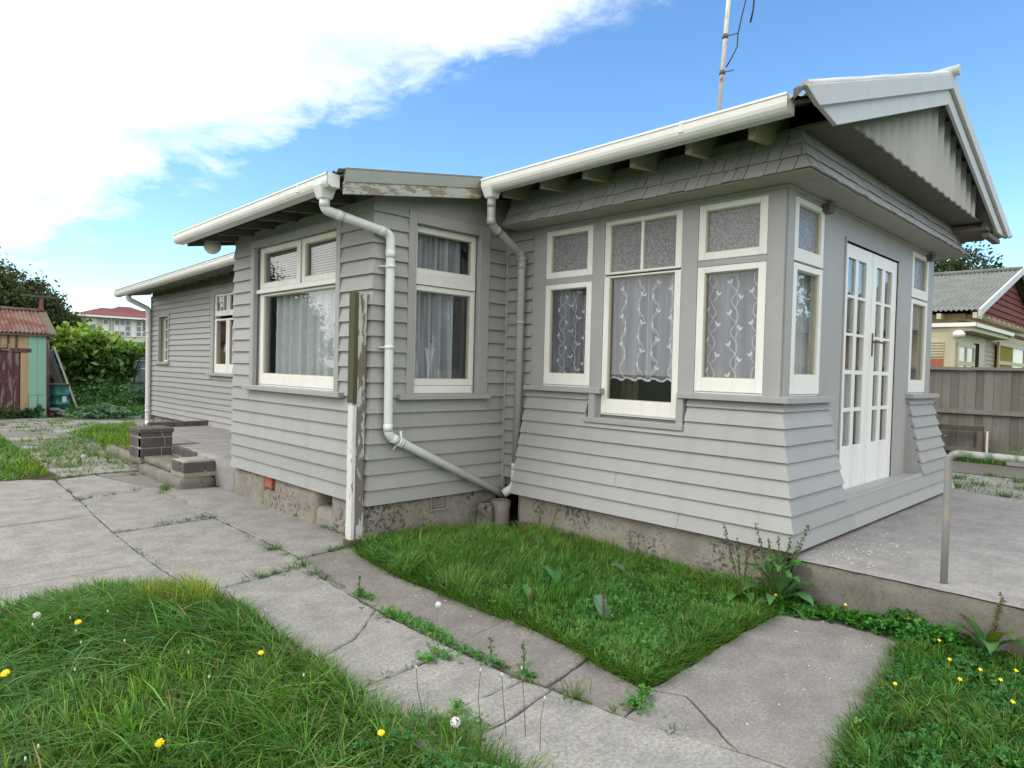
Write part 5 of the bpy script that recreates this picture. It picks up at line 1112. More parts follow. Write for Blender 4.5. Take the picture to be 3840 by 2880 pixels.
cover('buttercup_leaves', [(-.50, -.22), (-.22, -.20), (-.19, -.9), (-.19, -1.25), (-.44, -1.2), (-.40, -.88), (-.36, -.6)], 11000, .0, .15, .018, 71, cut=-3, label='creeping buttercup leaves along the terrace wall', col=(.040, .17, .022))
cover('clover_leaves', PM, 1500, .03, .10, .012, 75, label='clover leaves in the middle lawn', col=(.05, .18, .03))
cover('clover_leaves', PRt, 4200, .02, .075, .013, 72, label='clover leaves among the lower right grass', col=(.035, .15, .028))
cover('clover_leaves', [(-3.9, -1.2), (-2.9, -1.2), (-2.88, .1), (-3.3, .5), (-4.2, .2)], 2600, .02, .09, .013, 73, label='clover leaves in the left lawn near the path', col=(.035, .15, .028))
JX = []
for x, y, s_ in [(-2.30, 1.30, 1.2), (-2.27, 1.22, 1), (-2.265, 1.1, 1), (-2.262, 1.0, 1.2), (-2.258, .92, 1.2), (-2.27, .83, 1), (-2.29, .75, .8), (-2.3, .6, .6), (-2.29, .50, .6), (-2.42, .64, 1), (-2.5, .64, .8), (-2.23, 1.65, 1), (-2.22, 1.72, .5), (-2.27, .35, .5), (-2.26, .19, .6), (-2.75, .02, 1.2), (-2.83, .12, 1), (-2.7, .16, .7), (-1.5, 3.3, .8), (-1.5, 4.0, .5), (-2.0, 6.2, 1), (-2.1, -.33, .8), (-2.06, -.32, .6), (-1.98, -.30, .6)]:
    JX += [(x+rs.normal()*.028*s_, y+rs.normal()*.05*s_, G+rs.uniform(0, .035)) for _ in range(int(60*s_))]
JX = np.array(JX); leaflets('joint_clover', JX[:, 0], JX[:, 1], JX[:, 2], .013, 74, label='small clover and rosette leaves in the main path joint', col=(.06, .20, .03))
# dock plants
def dock(x, y, label, leaves, stalks=(), seed=0, col=(.06, .16, .055), z=G):
    r = random.Random(seed); t = empty('dock_plant', (x, y, z), label, 'weed')
    for (an, ln, wd, el, *cc) in leaves:
        c = cc[0] if cc else col; vs = []; fs = []; cs = []; n = 9; pos = Vector((x, y, z)); el_ = el
        d = Vector((cos(an), sin(an), 0)); side = Vector((-sin(an), cos(an), 0))
        for i in range(n+1):
            t_ = i/n; W_ = wd*(sin(pi*min(1, max(0, (t_-.18)/.82))**.8)**.8 if t_ > .18 else .06)+.003; e = el_-1.5*t_*t_; pos = pos+(d*cos(e)+Vector((0, 0, 1))*sin(e))*(ln/n); wv = .006*sin(i*2.3+seed)
            vs += [pos-side*W_/2+Vector((0, 0, W_*.16+wv)), pos, pos+side*W_/2+Vector((0, 0, W_*.16-wv))]; k = .85+.3*r.random()
            cs += [tuple(q*k for q in c), tuple(q*1.35 for q in c), tuple(q*k for q in c)]
        for i in range(n): fs += [(3*i, 3*i+1, 3*i+4, 3*i+3), (3*i+1, 3*i+2, 3*i+5, 3*i+4)]
        npmesh('leaf', np.array([tuple(v) for v in vs]), [np.array(fs)], 'leaf', t, col=np.array(cs), smooth=True)
    for (an, ln, tilt, cc) in stalks:
        V = []; F = []; cs = []; mbq = MB(); top = Vector((x+cos(an)*ln*tilt, y+sin(an)*ln*tilt, z+ln)); base = Vector((x, y, z)); mbq.tube([base, base.lerp(top, .5)+Vector((0, 0, ln*.04)), top], [.004, .003, .0015], 5, False)
        nb = len(mbq.v)
        for q in range(int(70*ln/.5)):
            tt = r.uniform(.42, 1.0); p = base.lerp(top, tt)+Vector((r.uniform(-1, 1), r.uniform(-1, 1), r.uniform(-1, 1)))*.010; s_ = r.uniform(.004, .008)
            mbq.add([p+Vector((s_, 0, 0)), p+Vector((0, s_, 0)), p+Vector((-s_, 0, 0)), p+Vector((0, -s_, 0)), p+Vector((0, 0, s_)), p-Vector((0, 0, s_))], [(0, 1, 4), (1, 2, 4), (2, 3, 4), (3, 0, 4), (1, 0, 5), (2, 1, 5), (3, 2, 5), (0, 3, 5)])
        V = np.array([tuple(v) for v in mbq.v]); quads = np.array([f for f in mbq.f if len(f) == 4]); tris = np.array([f for f in mbq.f if len(f) == 3])
        npmesh('seed_stalk', V, [quads, tris], 'leaf', t, col=np.tile(np.array([cc]), (len(V), 1)))
    return t
gr, rd, br_ = (.12, .16, .055), (.16, .07, .03), (.17, .13, .05)
dock(-.33, -.17, 'large dock plant with tall seed stalks at the front corner of the house', [(-2.0, .30, .10, .35), (-1.45, .32, .115, .3), (-1.7, .22, .07, -.1), (-2.6, .20, .06, .5), (2.4, .25, .09, .9), (1.2, .24, .07, 1.0), (-.6, .22, .07, .9), (0.3, .2, .06, 1.1), (3.0, .2, .08, .6), (-1.0, .18, .06, .9), (-2.9, .26, .08, .8), (-1.9, .3, .10, .8), (-.2, .24, .08, .5), (-1.2, .28, .09, 1.1), (2.0, .34, .09, 1.3), (-2.2, .34, .10, 1.25), (.8, .32, .08, 1.25)],
     [(-.8, .52, .35, gr), (-.6, .40, .35, gr), (2.2, .42, .15, gr), (1.7, .50, .30, gr), (2.6, .34, .55, br_), (1.2, .36, .2, gr), (-.3, .44, .25, gr), (.3, .33, .1, gr)], 1)
t_ = dock(-.33, -.18, 'upright leafy weed in front of the corner boards', [(-.9, .20, .05, .5), (.4, .19, .05, .6), (2.3, .17, .05, .4), (3.5, .16, .045, .7), (-2.2, .14, .04, .3), (-1.6, .17, .05, .9), (1.4, .15, .045, 1.1), (2.9, .13, .04, 1.1)], [(1.0, .22, .1, gr)], 2, (.055, .18, .035), .10)
dock(-.42, .02, 'tall thin dock with green seed stalks left of the corner plant', [(2.0, .26, .08, 1.1), (3.2, .22, .07, .7), (-2.4, .22, .07, .8), (.2, .2, .06, 1.2)], [(2.6, .50, .3, gr), (3.3, .44, .35, gr), (-1.8, .36, .1, br_)], 22, (.055, .17, .035))
dock(-1.47, .34, 'blue green dock plant with upright leaves near the path edge of the middle lawn', [(1.0, .20, .075, 1.3), (.3, .16, .05, 1.0), (2.6, .18, .045, .5), (3.4, .17, .06, .2), (-1, .14, .05, .4)], [(.6, .20, .2, rd)], 3, (.075, .17, .10))
dock(-1.60, .78, 'round leaved dock plant at the path edge of the middle lawn', [(-2.4, .17, .11, .35), (-1.7, .15, .09, .2), (3.0, .14, .08, .5), (1.2, .2, .05, 1.1)], [(.9, .17, .2, rd)], 4, (.05, .16, .04))
dock(-1.20, .92, 'spreading dock plant in the middle of the lawn triangle', [(1.6, .22, .06, 1.1), (.9, .20, .055, .9), (2.6, .2, .05, .8), (-.4, .22, .05, .6), (3.6, .2, .055, .5), (-1.3, .16, .05, .5)], [], 5, (.05, .14, .05))
dock(-.62, .75, 'single upright dock leaf in the grass near the foundation', [(1.8, .20, .07, .8), (-.4, .13, .04, .5)], [(1.0, .30, .12, gr)], 6, (.08, .18, .11))
dock(-.70, 1.55, 'dock plant with red curved stalk by the front room foundation', [(1.0, .24, .07, 1.1), (-.2, .2, .06, .8), (2.7, .2, .06, .6), (-1.3, .2, .05, .4)], [(2.8, .30, .75, rd), (1.5, .36, .08, br_), (-.5, .38, .35, gr)], 7, (.045, .14, .04))
dock(-.95, 2.05, 'slim green weed stalks in the grass below the round drain pipe', [(1.0, .2, .04, 1.2), (-.7, .14, .04, .8)], [(1.2, .34, .05, gr), (2.4, .30, .2, gr)], 8, (.05, .15, .04))
dock(.0-.24, -1.27, 'broad dock leaves leaning against the terrace wall at the right edge', [(-2.3, .26, .10, 1.25, (.09, .15, .03)), (-1.4, .24, .09, .4, (.34, .20, .03)), (-1.0, .28, .10, .15, (.09, .17, .03)), (.6, .3, .06, 1.25), (1.2, .26, .06, 1.3), (-.6, .3, .07, .9), (-1.9, .24, .09, 1.0), (2.2, .26, .08, 1.1), (-2.9, .28, .09, .9), (-.1, .32, .08, 1.2)], [(-.8, .34, .2, br_), (-.6, .3, .3, br_)], 9, (.05, .14, .035))
dock(-1.42, 2.62, 'small weed by the vent grille foundation', [(.5, .12, .03, 1.2), (2.0, .1, .03, .9)], [(1.5, .2, .1, gr)], 10)
for (x, y, s_, lb) in ((-2.29, .40, 1, 'small jagged weed in the main joint, nearer the dandelion clock'), (-2.26, .20, 1.3, 'taller jagged weed in the main path joint'), (-2.235, 1.70, .9, 'small weed in the joint beside the first strip slab')):
    dock(x, y, lb, [(a_, .06*s_, .02*s_, e_) for a_, e_ in ((0, 1.2), (1.3, .9), (2.5, .5), (3.8, .7), (5.2, .4), (.7, .3))], [(1.1, .13*s_, .1, (.07, .16, .04))], int(x*100))
# flowers
def flower(x, y, z, label, kind='dandelion', s=.017, h=.12, tilt=(0, 0)):
    r = random.Random(int(x*1000+y*77)); t = empty({'dandelion': 'dandelion', 'buttercup': 'buttercup', 'clock': 'dandelion_clock', 'bud': 'seed_head'}[kind], (x, y, z-h), label, 'flower')
    mbq = MB(); mbq.tube([(x-r.uniform(-.05, .05), y-r.uniform(-.03, .03), z-h), (x-r.uniform(-.02, .02), y, z-h*.4), (x, y, z)], [.0018, .0015, .0012] if kind == 'bud' else .0022, 5, False); mbq.build('stem', 'stem_dark' if kind == 'bud' else 'stem', t)
    up_ = Vector((tilt[0], tilt[1], 1)).normalized(); a_ = up_.orthogonal().normalized(); b_ = up_.cross(a_); c = Vector((x, y, z)); mbq = MB()
    if kind in ('dandelion', 'buttercup'):
        rows = ((1.0, 22, .0), (.72, 16, .003), (.4, 10, .005)) if kind == 'dandelion' else ((1.0, 5, .001),)
        for R_, n, dz in rows:
            for i in range(n):
                an = 2*pi*i/n+r.uniform(-.1, .1); d = a_*cos(an)+b_*sin(an); e = up_.cross(d); wv = s*(.16 if kind == 'dandelion' else .5)
                p0 = c+up_*dz; p1 = c+d*s*R_*.6+up_*(dz+.002); p2 = c+d*s*R_*r.uniform(.9, 1.08)+up_*(dz+r.uniform(-.001, .003))
                mbq.add([p0-e*.001, p1-e*wv*.6, p2-e*wv*.4, p2+e*wv*.4, p1+e*wv*.6, p0+e*.001], [(0, 1, 4, 5), (1, 2, 3, 4)])
        mbq.build('petals', 'petal', t, fixn=False)
    elif kind == 'clock':
        for i in range(150):
            d = Vector((r.gauss(0, 1), r.gauss(0, 1), r.gauss(0, 1))).normalized(); e = d.orthogonal().normalized(); f_ = d.cross(e); p = c+d*s
            mbq.add([c+d*s*.2, p+e*.0035, p-e*.0035], [(0, 1, 2)]); mbq.add([p+e*.004, p+f_*.004, p-e*.004, p-f_*.004], [(0, 1, 2, 3)])
        mbq.build('seed_ball', 'fluff', t, fixn=False)
    else:
        mbq.tube([c-up_*.004, c+up_*.004, c+up_*.011], [.0028, .0038, .002], 6); mbq.build('bud', 'budm', t)
    return t
MT['stem'] = simple('pale_green_stem', (.16, .22, .07), .6, .3, .1, 5, 0); MT['stem_dark'] = simple('reddish_stem', (.12, .09, .05), .6, .3, .2, 5, 0)
MT['petal'] = simple('yellow_petal', (.85, .62, .02), .6, .2, .1, 30, 0); MT['fluff'] = simple('white_seed_fluff', (.62, .62, .58), .9, .1, .1, 30, 0); MT['budm'] = simple('pale_closed_bud', (.62, .60, .50), .8, .1, .3, 60, 0)
for (x, y, s_, lb) in ((-3.747, 1.861, .016, 'yellow dandelion farthest up the left lawn'), (-3.228, .929, .013, 'yellow dandelion close to the path edge of the left lawn'), (-3.80, .45, .016, 'yellow dandelion low in the left lawn'), (-3.20, .0, .013, 'yellow dandelion at the bottom near the clover'), (-4.10, 1.42, .018, 'yellow dandelion cut by the left edge of the photo')):
    flower(x, y, .02 if x < -3.1 else .0, lb, 'dandelion', s_, .14, (-.3, -.4))
for i, (x, y, lb) in enumerate(((-.26, -.56, 'buttercup flower among the creeping leaves by the terrace'), (-.27, -1.12, 'buttercup nearest the terrace wall on the right'), (-.46, -1.10, 'buttercup highest in the open right lawn'), (-.70, -1.20, 'buttercup above the white clover head'), (-1.20, -1.10, 'buttercup nearest the big slab'), (-.92, -1.29, 'buttercup left of a trio in the right lawn'), (-.72, -1.33, 'buttercup in the middle of a trio in the right lawn'), (-.78, -1.42, 'buttercup right of the middle of the right lawn'), (-.60, -1.45, 'buttercup close to the right edge of the photo'), (-1.0, -1.50, 'buttercup lowest at the right edge'), (-.42, -.20, 'buttercup beside the large dock plant'), (-1.30, .47, 'tiny buttercup in the middle lawn'))):
    flower(x, y, -.035, lb, 'buttercup', .010, .08, (-.4, -.3))
flower(-2.40, .69, .115, 'dandelion clock standing in the main path joint', 'clock', .017, .22); flower(-2.98, -.15, .04, 'dandelion clock on a dark stem at the foreground path edge', 'clock', .019, .14)
flower(-4.25, .12, .03, 'large dandelion clock in the lower left corner', 'clock', .030, .15); flower(-3.88, 2.09, .02, 'small dandelion clock high in the left lawn', 'clock', .018, .12); flower(-2.56, 7.3, .16, 'dandelion clock on the far path', 'clock', .028, .25)
r = random.Random(12)
for i in range(26):
    x, y = r.uniform(-4.3, -2.95), r.uniform(-.7, 2.5); flower(x, y, r.uniform(.0, .06), 'pale closed daisy bud on a thin stalk in the left lawn', 'bud', .01, .16)['group'] = 'closed buds in the left lawn'
for i, (x, y, z) in enumerate(((-2.70, -.10, .11), (-2.78, -.06, .14), (-2.66, -.17, .15), (-2.90, .20, .10), (-2.62, -.26, .05))):
    flower(x, y, z, 'dark stemmed seed head standing over the foreground slab', 'bud', .01, z-G)['group'] = 'dark seed heads over the foreground slab'
# paint flakes and dead leaves
mb = MB(); r = random.Random(4)
for (cx_, cy_, sx, sy, n, z) in ((-1.85, 2.95, .18, .25, 60, G+.001), (.1, -.45, .25, .12, 60, TZ+.005), (.9, -.4, .9, .14, 70, TZ+.005), (-.9, -.65, .5, .25, 14, G+.001), (-1.9, 1.4, .1, .6, 8, G+.001), (-.2, 2.35, .1, .1, 10, G)):
    for _ in range(n):
        x, y = r.gauss(cx_, sx), r.gauss(cy_, sy)
        if z > 0 and (x < -.17 or y > -.22): continue
        a_ = r.uniform(0, pi); s1, s2 = r.uniform(.002, .010), r.uniform(.0012, .0035); c_, s_ = cos(a_), sin(a_); mb.add([(x+c_*s1-s_*s2, y+s_*s1+c_*s2, z+.001), (x-c_*s1-s_*s2, y-s_*s1+c_*s2, z), (x-c_*s1+s_*s2, y-s_*s1-c_*s2, z+.001), (x+c_*s1+s_*s2, y+s_*s1-c_*s2, z+.002)], [(0, 1, 2, 3)])
mb.build('paint_flakes', 'gutter', None, fixn=False, kind='stuff', label='white paint flakes scattered on slabs and terrace', cat='flakes')

# ================================================================ BACKGROUND LEFT
def leafcloud(name, blobs, nper, size, seed, col, parent=None, mat='treeleaf', clump=.16, hang=0, colv=.5, kind=None, top=None):
    rs = np.random.RandomState(seed); P = []; K = []
    for (cx_, cy_, cz_, rx, ry, rz, w_) in blobs:
        nc = max(6, int(nper*w_/45)); d = rs.normal(size=(nc, 3)); d /= np.linalg.norm(d, axis=1)[:, None]; rad = rs.uniform(.62, 1.03, nc)[:, None]; c = np.array([cx_, cy_, cz_])+d*rad*np.array([rx, ry, rz])
        m_ = int(nper*w_/nc); q = rs.normal(size=(nc, m_, 3)); cs = clump*(.6+.8*rs.uniform(size=(nc, 1, 1)))*np.array([rx, ry, rz]).mean()
        pp = c[:, None, :]+q*cs*.55; P.append(pp.reshape(-1, 3)); K.append(np.repeat(rs.uniform(.55, 1.35, nc), m_))
    P = np.concatenate(P); K = np.concatenate(K); n = len(P); a = rs.normal(size=(n, 3)); a /= np.linalg.norm(a, axis=1)[:, None]; nrm = rs.normal(size=(n, 3))+np.array([0, 0, .8]); t = np.cross(a, nrm); t /= np.linalg.norm(t, axis=1)[:, None]; b = np.cross(t, a)
    s_ = size*(.5+rs.uniform(size=(n, 1))); V = np.stack([P-a*s_, P+t*s_*.5, P+a*s_, P-t*s_*.5], 1).reshape(-1, 3)
    c = np.array([col])*K[:, None]*(1-colv*.5+colv*rs.uniform(size=(n, 1)))
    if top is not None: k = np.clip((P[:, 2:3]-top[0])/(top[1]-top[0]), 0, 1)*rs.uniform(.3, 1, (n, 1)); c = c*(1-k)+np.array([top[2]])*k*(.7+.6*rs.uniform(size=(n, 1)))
    return npmesh(name, V, [np.arange(n*4).reshape(-1, 4)], mat, parent, col=np.repeat(c, 4, 0), kind=kind)
def tree(x, y, label, blobs, nper, size, seed, col, trunk_h=2.2, tr=.25, **k):
    t = empty('tree', (x, y, G), label, 'tree'); mb_ = MB(); r = random.Random(seed)
    mb_.tube([(x, y, G-.2), (x+.1, y, G+trunk_h*.5), (x, y+.1, G+trunk_h)], [tr, tr*.8, tr*.6], 9)
    for b_ in blobs[:6]:
        mb_.tube([(x, y, G+trunk_h*.8), ((x+b_[0])/2+r.uniform(-.3, .3), (y+b_[1])/2, (G+trunk_h+b_[2])/2), (b_[0], b_[1], b_[2]+b_[5]*.4)], [tr*.5, tr*.35, tr*.08], 6)
    mb_.build('trunk', 'bark', t); leafcloud('crown', blobs, nper, size, seed, col, t, **k); return t
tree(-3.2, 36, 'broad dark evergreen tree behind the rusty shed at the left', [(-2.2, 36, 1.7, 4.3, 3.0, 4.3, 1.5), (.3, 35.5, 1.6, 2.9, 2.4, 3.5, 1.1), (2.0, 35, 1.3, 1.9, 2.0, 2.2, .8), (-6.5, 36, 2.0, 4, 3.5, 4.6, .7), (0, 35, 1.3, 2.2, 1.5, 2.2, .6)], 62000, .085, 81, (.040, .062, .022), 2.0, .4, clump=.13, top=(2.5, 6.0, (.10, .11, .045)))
tree(-13.5, 34, 'round tree beyond the left lawn', [(-13.5, 34, 3.2, 3.8, 3.5, 3.2, 1), (-12.2, 34, 2.0, 2.4, 2, 2, .5), (-16, 35, 2.2, 3, 2.5, 2.4, .6)], 36000, .085, 82, (.045, .07, .025), 2, .35)
tree(-19, 22, 'garden tree far to the left', [(-19, 22, 2.6, 3.0, 3.5, 2.4, 1), (-19, 28, 2.2, 3, 3, 2, .7)], 6000, .15, 83, (.045, .075, .025), 2, .3)
tree(12.0, 51, 'sparse sapling in front of the red roofed building', [(11.9, 51, 2.9, 1.0, .8, 1.7, 1)], 1300, .13, 84, (.07, .10, .035), 2.4, .08, clump=.5)
vine = empty('grape_vine', (.9, 22, G), 'bright green rambling vine over a frame between the shed and the iron fence', 'vine')
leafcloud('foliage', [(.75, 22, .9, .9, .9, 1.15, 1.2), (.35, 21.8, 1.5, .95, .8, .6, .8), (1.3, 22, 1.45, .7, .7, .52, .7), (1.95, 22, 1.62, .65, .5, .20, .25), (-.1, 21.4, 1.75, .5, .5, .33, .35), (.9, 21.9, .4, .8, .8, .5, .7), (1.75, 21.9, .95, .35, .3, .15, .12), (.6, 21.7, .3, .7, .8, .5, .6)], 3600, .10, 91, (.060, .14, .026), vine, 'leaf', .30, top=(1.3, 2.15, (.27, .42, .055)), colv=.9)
mb = MB(); r = random.Random(2)
for i in range(9): x = -.2+i*.3; mb.tube([(x, 22, G), (x+r.uniform(-.3, .3), 22, 1.0), (x+r.uniform(-.4, .4), 21.9, 1.9)], [.035, .02, .01], 6)
mb.build('stem', 'bark', vine)
mb = MB()
for pts in ([(1.9, 21, 1.05), (2.25, 20.8, 1.07), (2.5, 20.6, 1.05)], [(1.95, 21, 1.07), (2.3, 20.8, .85)], [(2.0, 21, 1.1), (2.3, 20.9, 1.62)]): mb.tube(pts, .010, 5)
mb.build('bare_twigs', 'slat', vine)
for i in range(40):     # large separate leaves on the near face
    pass
leafcloud('low_bush', [(1.2, 20.2, .1, 1.6, .5, .35, 1), (2.6, 20.5, .0, 1.0, .5, .25, .4)], 2200, .06, 92, (.05, .13, .03), None, 'leaf', .3, kind='stuff')['label'] = 'low leafy weeds under the vine'
bush = empty('pumpkin_plant', (-.1, 17.1, G), 'low spreading broad leaved plant on the far slabs', 'plant')
rs_ = np.random.RandomState(5); n = 420; X = rs_.normal(size=n)*.42-.05; Y = 17.0+rs_.normal(size=n)*.35; Z = G+.06+.26*rs_.uniform(size=n)*np.exp(-((X+.05)/.6)**2)
leaflets('leaves', X, Y, Z, .085, 93, (.055, .14, .065), .7, 'leaf', None, None, 3, None, parent=bush)
n = 90; X = rs_.normal(size=n)*.15+.95; Y = 16.4+rs_.normal(size=n)*.2; Z = G+.04+.18*rs_.uniform(size=n)
bush = empty('pumpkin_plant', (.95, 16.4, G), 'small broad leaved plant beside the far downpipe', 'plant'); leaflets('leaves', X, Y, Z, .07, 94, (.045, .11, .045), .7, 'leaf', None, None, 3, None, parent=bush)
leafcloud('ivy_strip', [(-2.2, 17.5, -.05, .75, .25, .14, 1), (-1.35, 17.75, -.02, .25, .2, .14, .4)], 1600, .035, 95, (.03, .09, .02), None, 'leaf', .3, kind='stuff')['label'] = 'dark green ground weeds in front of the shed door'
# shed
shed = empty('garden_shed', (-2.1, 18, G), 'old garden shed with rusty red iron roof, maroon door and mint green corner', 'shed')
YF = 17.9
mb = MB(); mb.box(-4.6, -1.09, YF+.06, 20.4, G, 1.93); mb.build('shed_body', 'dark', shed)
mb = MB(); mb.box(-1.61, -1.45, YF+.0, YF+.06, G, 1.90); mb.box(-2.6, -1.61, YF+.005, YF+.06, 1.50, 1.90); mb.box(-4.6, -2.65, YF, YF+.06, G, 1.9); mb.build('wall', 'orange', shed)
for x in (-2.02, -1.84, -1.68, -2.2, -2.4): mb = MB(); mb.box(x-.035, x+.005, YF-.02, YF+.006, 1.50, 1.90); mb.build('batten', 'maroon', shed)
mb = MB(); mb.box(-2.7, -1.40, YF-.025, YF+.0, 1.44, 1.53); mb.build('lintel', 'maroon', shed)
x = -2.5
while x < -1.63:
    mb = MB(); mb.box(x+.003, min(x+.125, -1.612)-.003, YF-.005, YF+.03, .04, 1.43); mb.build('door_board', 'maroon', shed); x += .125
mb = MB(); mb.box(-2.6, -1.42, YF-.06, YF+.03, -.01, .035); mb.box(-2.6, -1.42, YF-.03, YF+.03, G, G+.03); mb.build('pallet_board', 'postold', shed)
for x in (-2.1, -1.75): mb = MB(); mb.box(x, x+.05, YF-.04, YF+.03, G+.03, -.01); mb.build('pallet_block', 'postold', shed)
for (x0, x1, z0, z1) in ((-1.46, -1.28, .40, 1.90), (-1.28, -1.085, .40, 1.90), (-1.445, -1.265, G, .395), (-1.26, -1.08, G, .395)): mb = MB(); mb.box(x0+.002, x1-.002, YF-.02, YF+.03, z0, z1); mb.build('mint_sheet', 'mint', shed, .004)
mb = MB(); mb.tube([(-1.045, YF, G), (-1.06, YF-.01, .8), (-1.07, YF, 1.9)], .038, 8); mb.build('corner_post', 'maroon', shed)
corrugated('roof_sheet', 'rust', (-4.8, YF-.12, 1.91), (3.75, 0, 0), (-.0, 1.3, .60), 2, .018, shed, .085)
mb = MB(); mb.hexa([(-1.07, YF-.14, 1.90), (-.90, YF-.14, 1.88), (-.90, YF+1.2, 2.50), (-1.07, YF+1.2, 2.50), (-1.07, YF-.14, 1.925), (-.90, YF-.14, 1.90), (-.90, YF+1.2, 2.52), (-1.07, YF+1.2, 2.53)]); mb.build('barge_flashing', 'postold', shed)
mb = MB(); mb.tube([(-4.8, YF+1.18, 2.53), (-.95, YF+1.18, 2.53)], .05, 8); mb.build('ridge_capping', 'rust', shed)
mb = MB(); mb.box(-4.7, -.95, YF-.10, YF-.06, 1.84, 1.89); mb.build('fascia', 'postold', shed)
mb = MB(); mb.tube([(-1.93, YF-.04, 1.63), (-1.99, YF-.04, 1.55), (-1.96, YF-.04, 1.48), (-1.86, YF-.04, 1.48), (-1.83, YF-.04, 1.56), (-1.86, YF-.04, 1.63)], .014, 6); mb.build('horseshoe', 'galv', shed)
pole = empty('clothes_line_pole', (-.98, 19.4, G), 'rusty T shaped clothes line pole behind the shed', 'clothes pole')
mb = MB(); mb.tube([(-.95, 19.4, G), (-.95, 19.4, 2.87)], .045, 8); mb.build('pole', 'rust', pole)
mb = MB(); mb.bar((-1.40, 19.4, 2.93), (-.55, 19.4, 2.91), .07, .06); mb.build('crossbar', 'postold', pole)
drum = empty('oil_drum', (-.72, 18.6, G), 'dark green steel drum with a pale label beside the shed', 'drum')
mb = MB(); zs_ = [G+.12, G+.13, .12, .135, .15, .165, .36, .375, .39, .405, .62, .64]; rs2 = [.24, .25, .25, .262, .262, .25, .25, .262, .262, .25, .25, .26]
mb.tube([(-.72, 18.6, z) for z in zs_], rs2, 24, False); mb.tube([(-.72, 18.6, G-.05), (-.72, 18.6, G+.13)], .25, 24); mb.build('body', 'drum', drum)
mb = MB(); mb.tube([(-.72, 18.6, .63), (-.72, 18.6, .655)], .262, 24); mb.tube([(-.72, 18.6, .60), (-.72, 18.6, .61)], .25, 24); mb.build('rim', 'rust', drum)
mb = MB(); mb.add([(-.72+.2545*cos(a_), 18.6+.2545*sin(a_), z) for z in (.19, .34) for a_ in (-1.35, -1.2, -1.05, -.9)], [(0, 1, 5, 4), (1, 2, 6, 5), (2, 3, 7, 6)]); mb.build('label_sheet', 'label', drum)
for i, (a_, b_, w_, lb, mt_) in enumerate((((-.66, 19.4, 1.60), (-.05, 19.6, G), .05, 'long pale plank leaning behind the green drum', 'slat'), ((-.86, 19.5, 1.55), (-.42, 19.6, .3), .12, 'dark board leaning behind the green drum', 'postold'), ((-.75, 19.55, 1.50), (-.33, 19.7, .2), .16, 'grey board leaning behind the green drum', 'bluefence'))):
    mb = MB(); mb.bar(a_, b_, w_, .03, (0, 1, 0)); mb.build('leaning_plank', mt_, None, .002, label=lb, cat='plank')
for i, (x, y, z, sx, sy, sz, lb) in enumerate(((-.90, 18.15, .02, .20, .10, .05, 'flat grey stone on top beside the drum'), (-.70, 18.1, -.06, .13, .10, .08, 'rounded grey stone at the foot of the drum'))):
    b = bmesh.new(); bmesh.ops.create_icosphere(b, subdivisions=3, radius=1)
    for v in b.verts: n_ = 1+.22*mn.noise(v.co*1.3+Vector((i*9, 0, 0))); v.co = Vector((v.co.x*sx*n_+x, v.co.y*sy*n_+y, v.co.z*sz*n_+z))
    me = bpy.data.meshes.new('stone'); b.to_mesh(me); b.free(); me.materials.append(MT['stone']); o = bpy.data.objects.new('stone', me); C.objects.link(o); tag(o, lb, 'stone')
for i, (x, lb) in enumerate(((-1.0, 'red brick at the foot of the shed corner post'), (-.40, 'red brick right of the drum, nearest to it'), (-.15, 'red brick right of the drum, farther from it'))): mb = MB(); mb.box(x-.10, x+.10, 18.1+i*.25, 18.2+i*.25, G, G+.07); mb.build('brick', 'redbrick', None, .006, label=lb, cat='brick')
# iron fence
fen = empty('iron_fence', (0, 26.7, G), 'blue grey corrugated iron fence behind the vine', 'fence')
x = -9.0
while x < 9.0: corrugated('iron_sheet', 'bluefence', (x, 26.7, 1.34), (.80, 0, 0), (0, 0, .66), 1, .010, fen, .05, 4); corrugated('iron_sheet', 'bluefence', (x, 26.72, G), (.80, 0, 0), (0, 0, 1.42), 1, .010, fen, .05, 4); x += .78
for z in (1.30, .45): mb = MB(); mb.box(-9, 9, 26.64, 26.69, z, z+.07); mb.build('fence_rail', 'postold', fen)
# far building
fb = empty('school_building', (16, 60, G), 'distant two storey cream building with white window grid and dark red roof', 'building')
mb = MB(); mb.box(8.6, 26, 60, 68, G, 4.75); mb.build('wall', 'farwall', fb)
mb = MB(); mb.add([(8.0, 59.4, 4.72), (26.6, 59.4, 4.72), (26.6, 68.6, 4.72), (8.0, 68.6, 4.72), (10.6, 63, 5.62), (24, 63, 5.62)], [(0, 1, 5, 4), (1, 2, 5), (2, 3, 4, 5), (3, 0, 4), (0, 3, 2, 1)]); mb.add([(10.3, 61, 5.05), (14.6, 61, 5.05), (14.6, 66, 5.05), (10.3, 66, 5.05), (12.0, 63.2, 5.85), (12.9, 63.2, 5.85)], [(0, 1, 5, 4), (1, 2, 5), (2, 3, 4, 5), (3, 0, 4)]); mb.build('roof', 'farroof', fb)
mb = MB(); mb.box(7.95, 26.6, 59.32, 59.42, 4.62, 4.76); mb.build('gutter', 'farwhite', fb)
MT['farglass'] = simple('far_window_glass', (.22, .24, .26), .2, .6, .3, .8, 0)
rr = random.Random(9); bays = [(8.9, 9.55), (10.05, 10.40), (10.85, 11.22), (11.26, 11.62), (11.66, 12.02), (12.06, 12.42), (12.46, 12.85), (12.9, 13.3), (13.35, 13.75)]
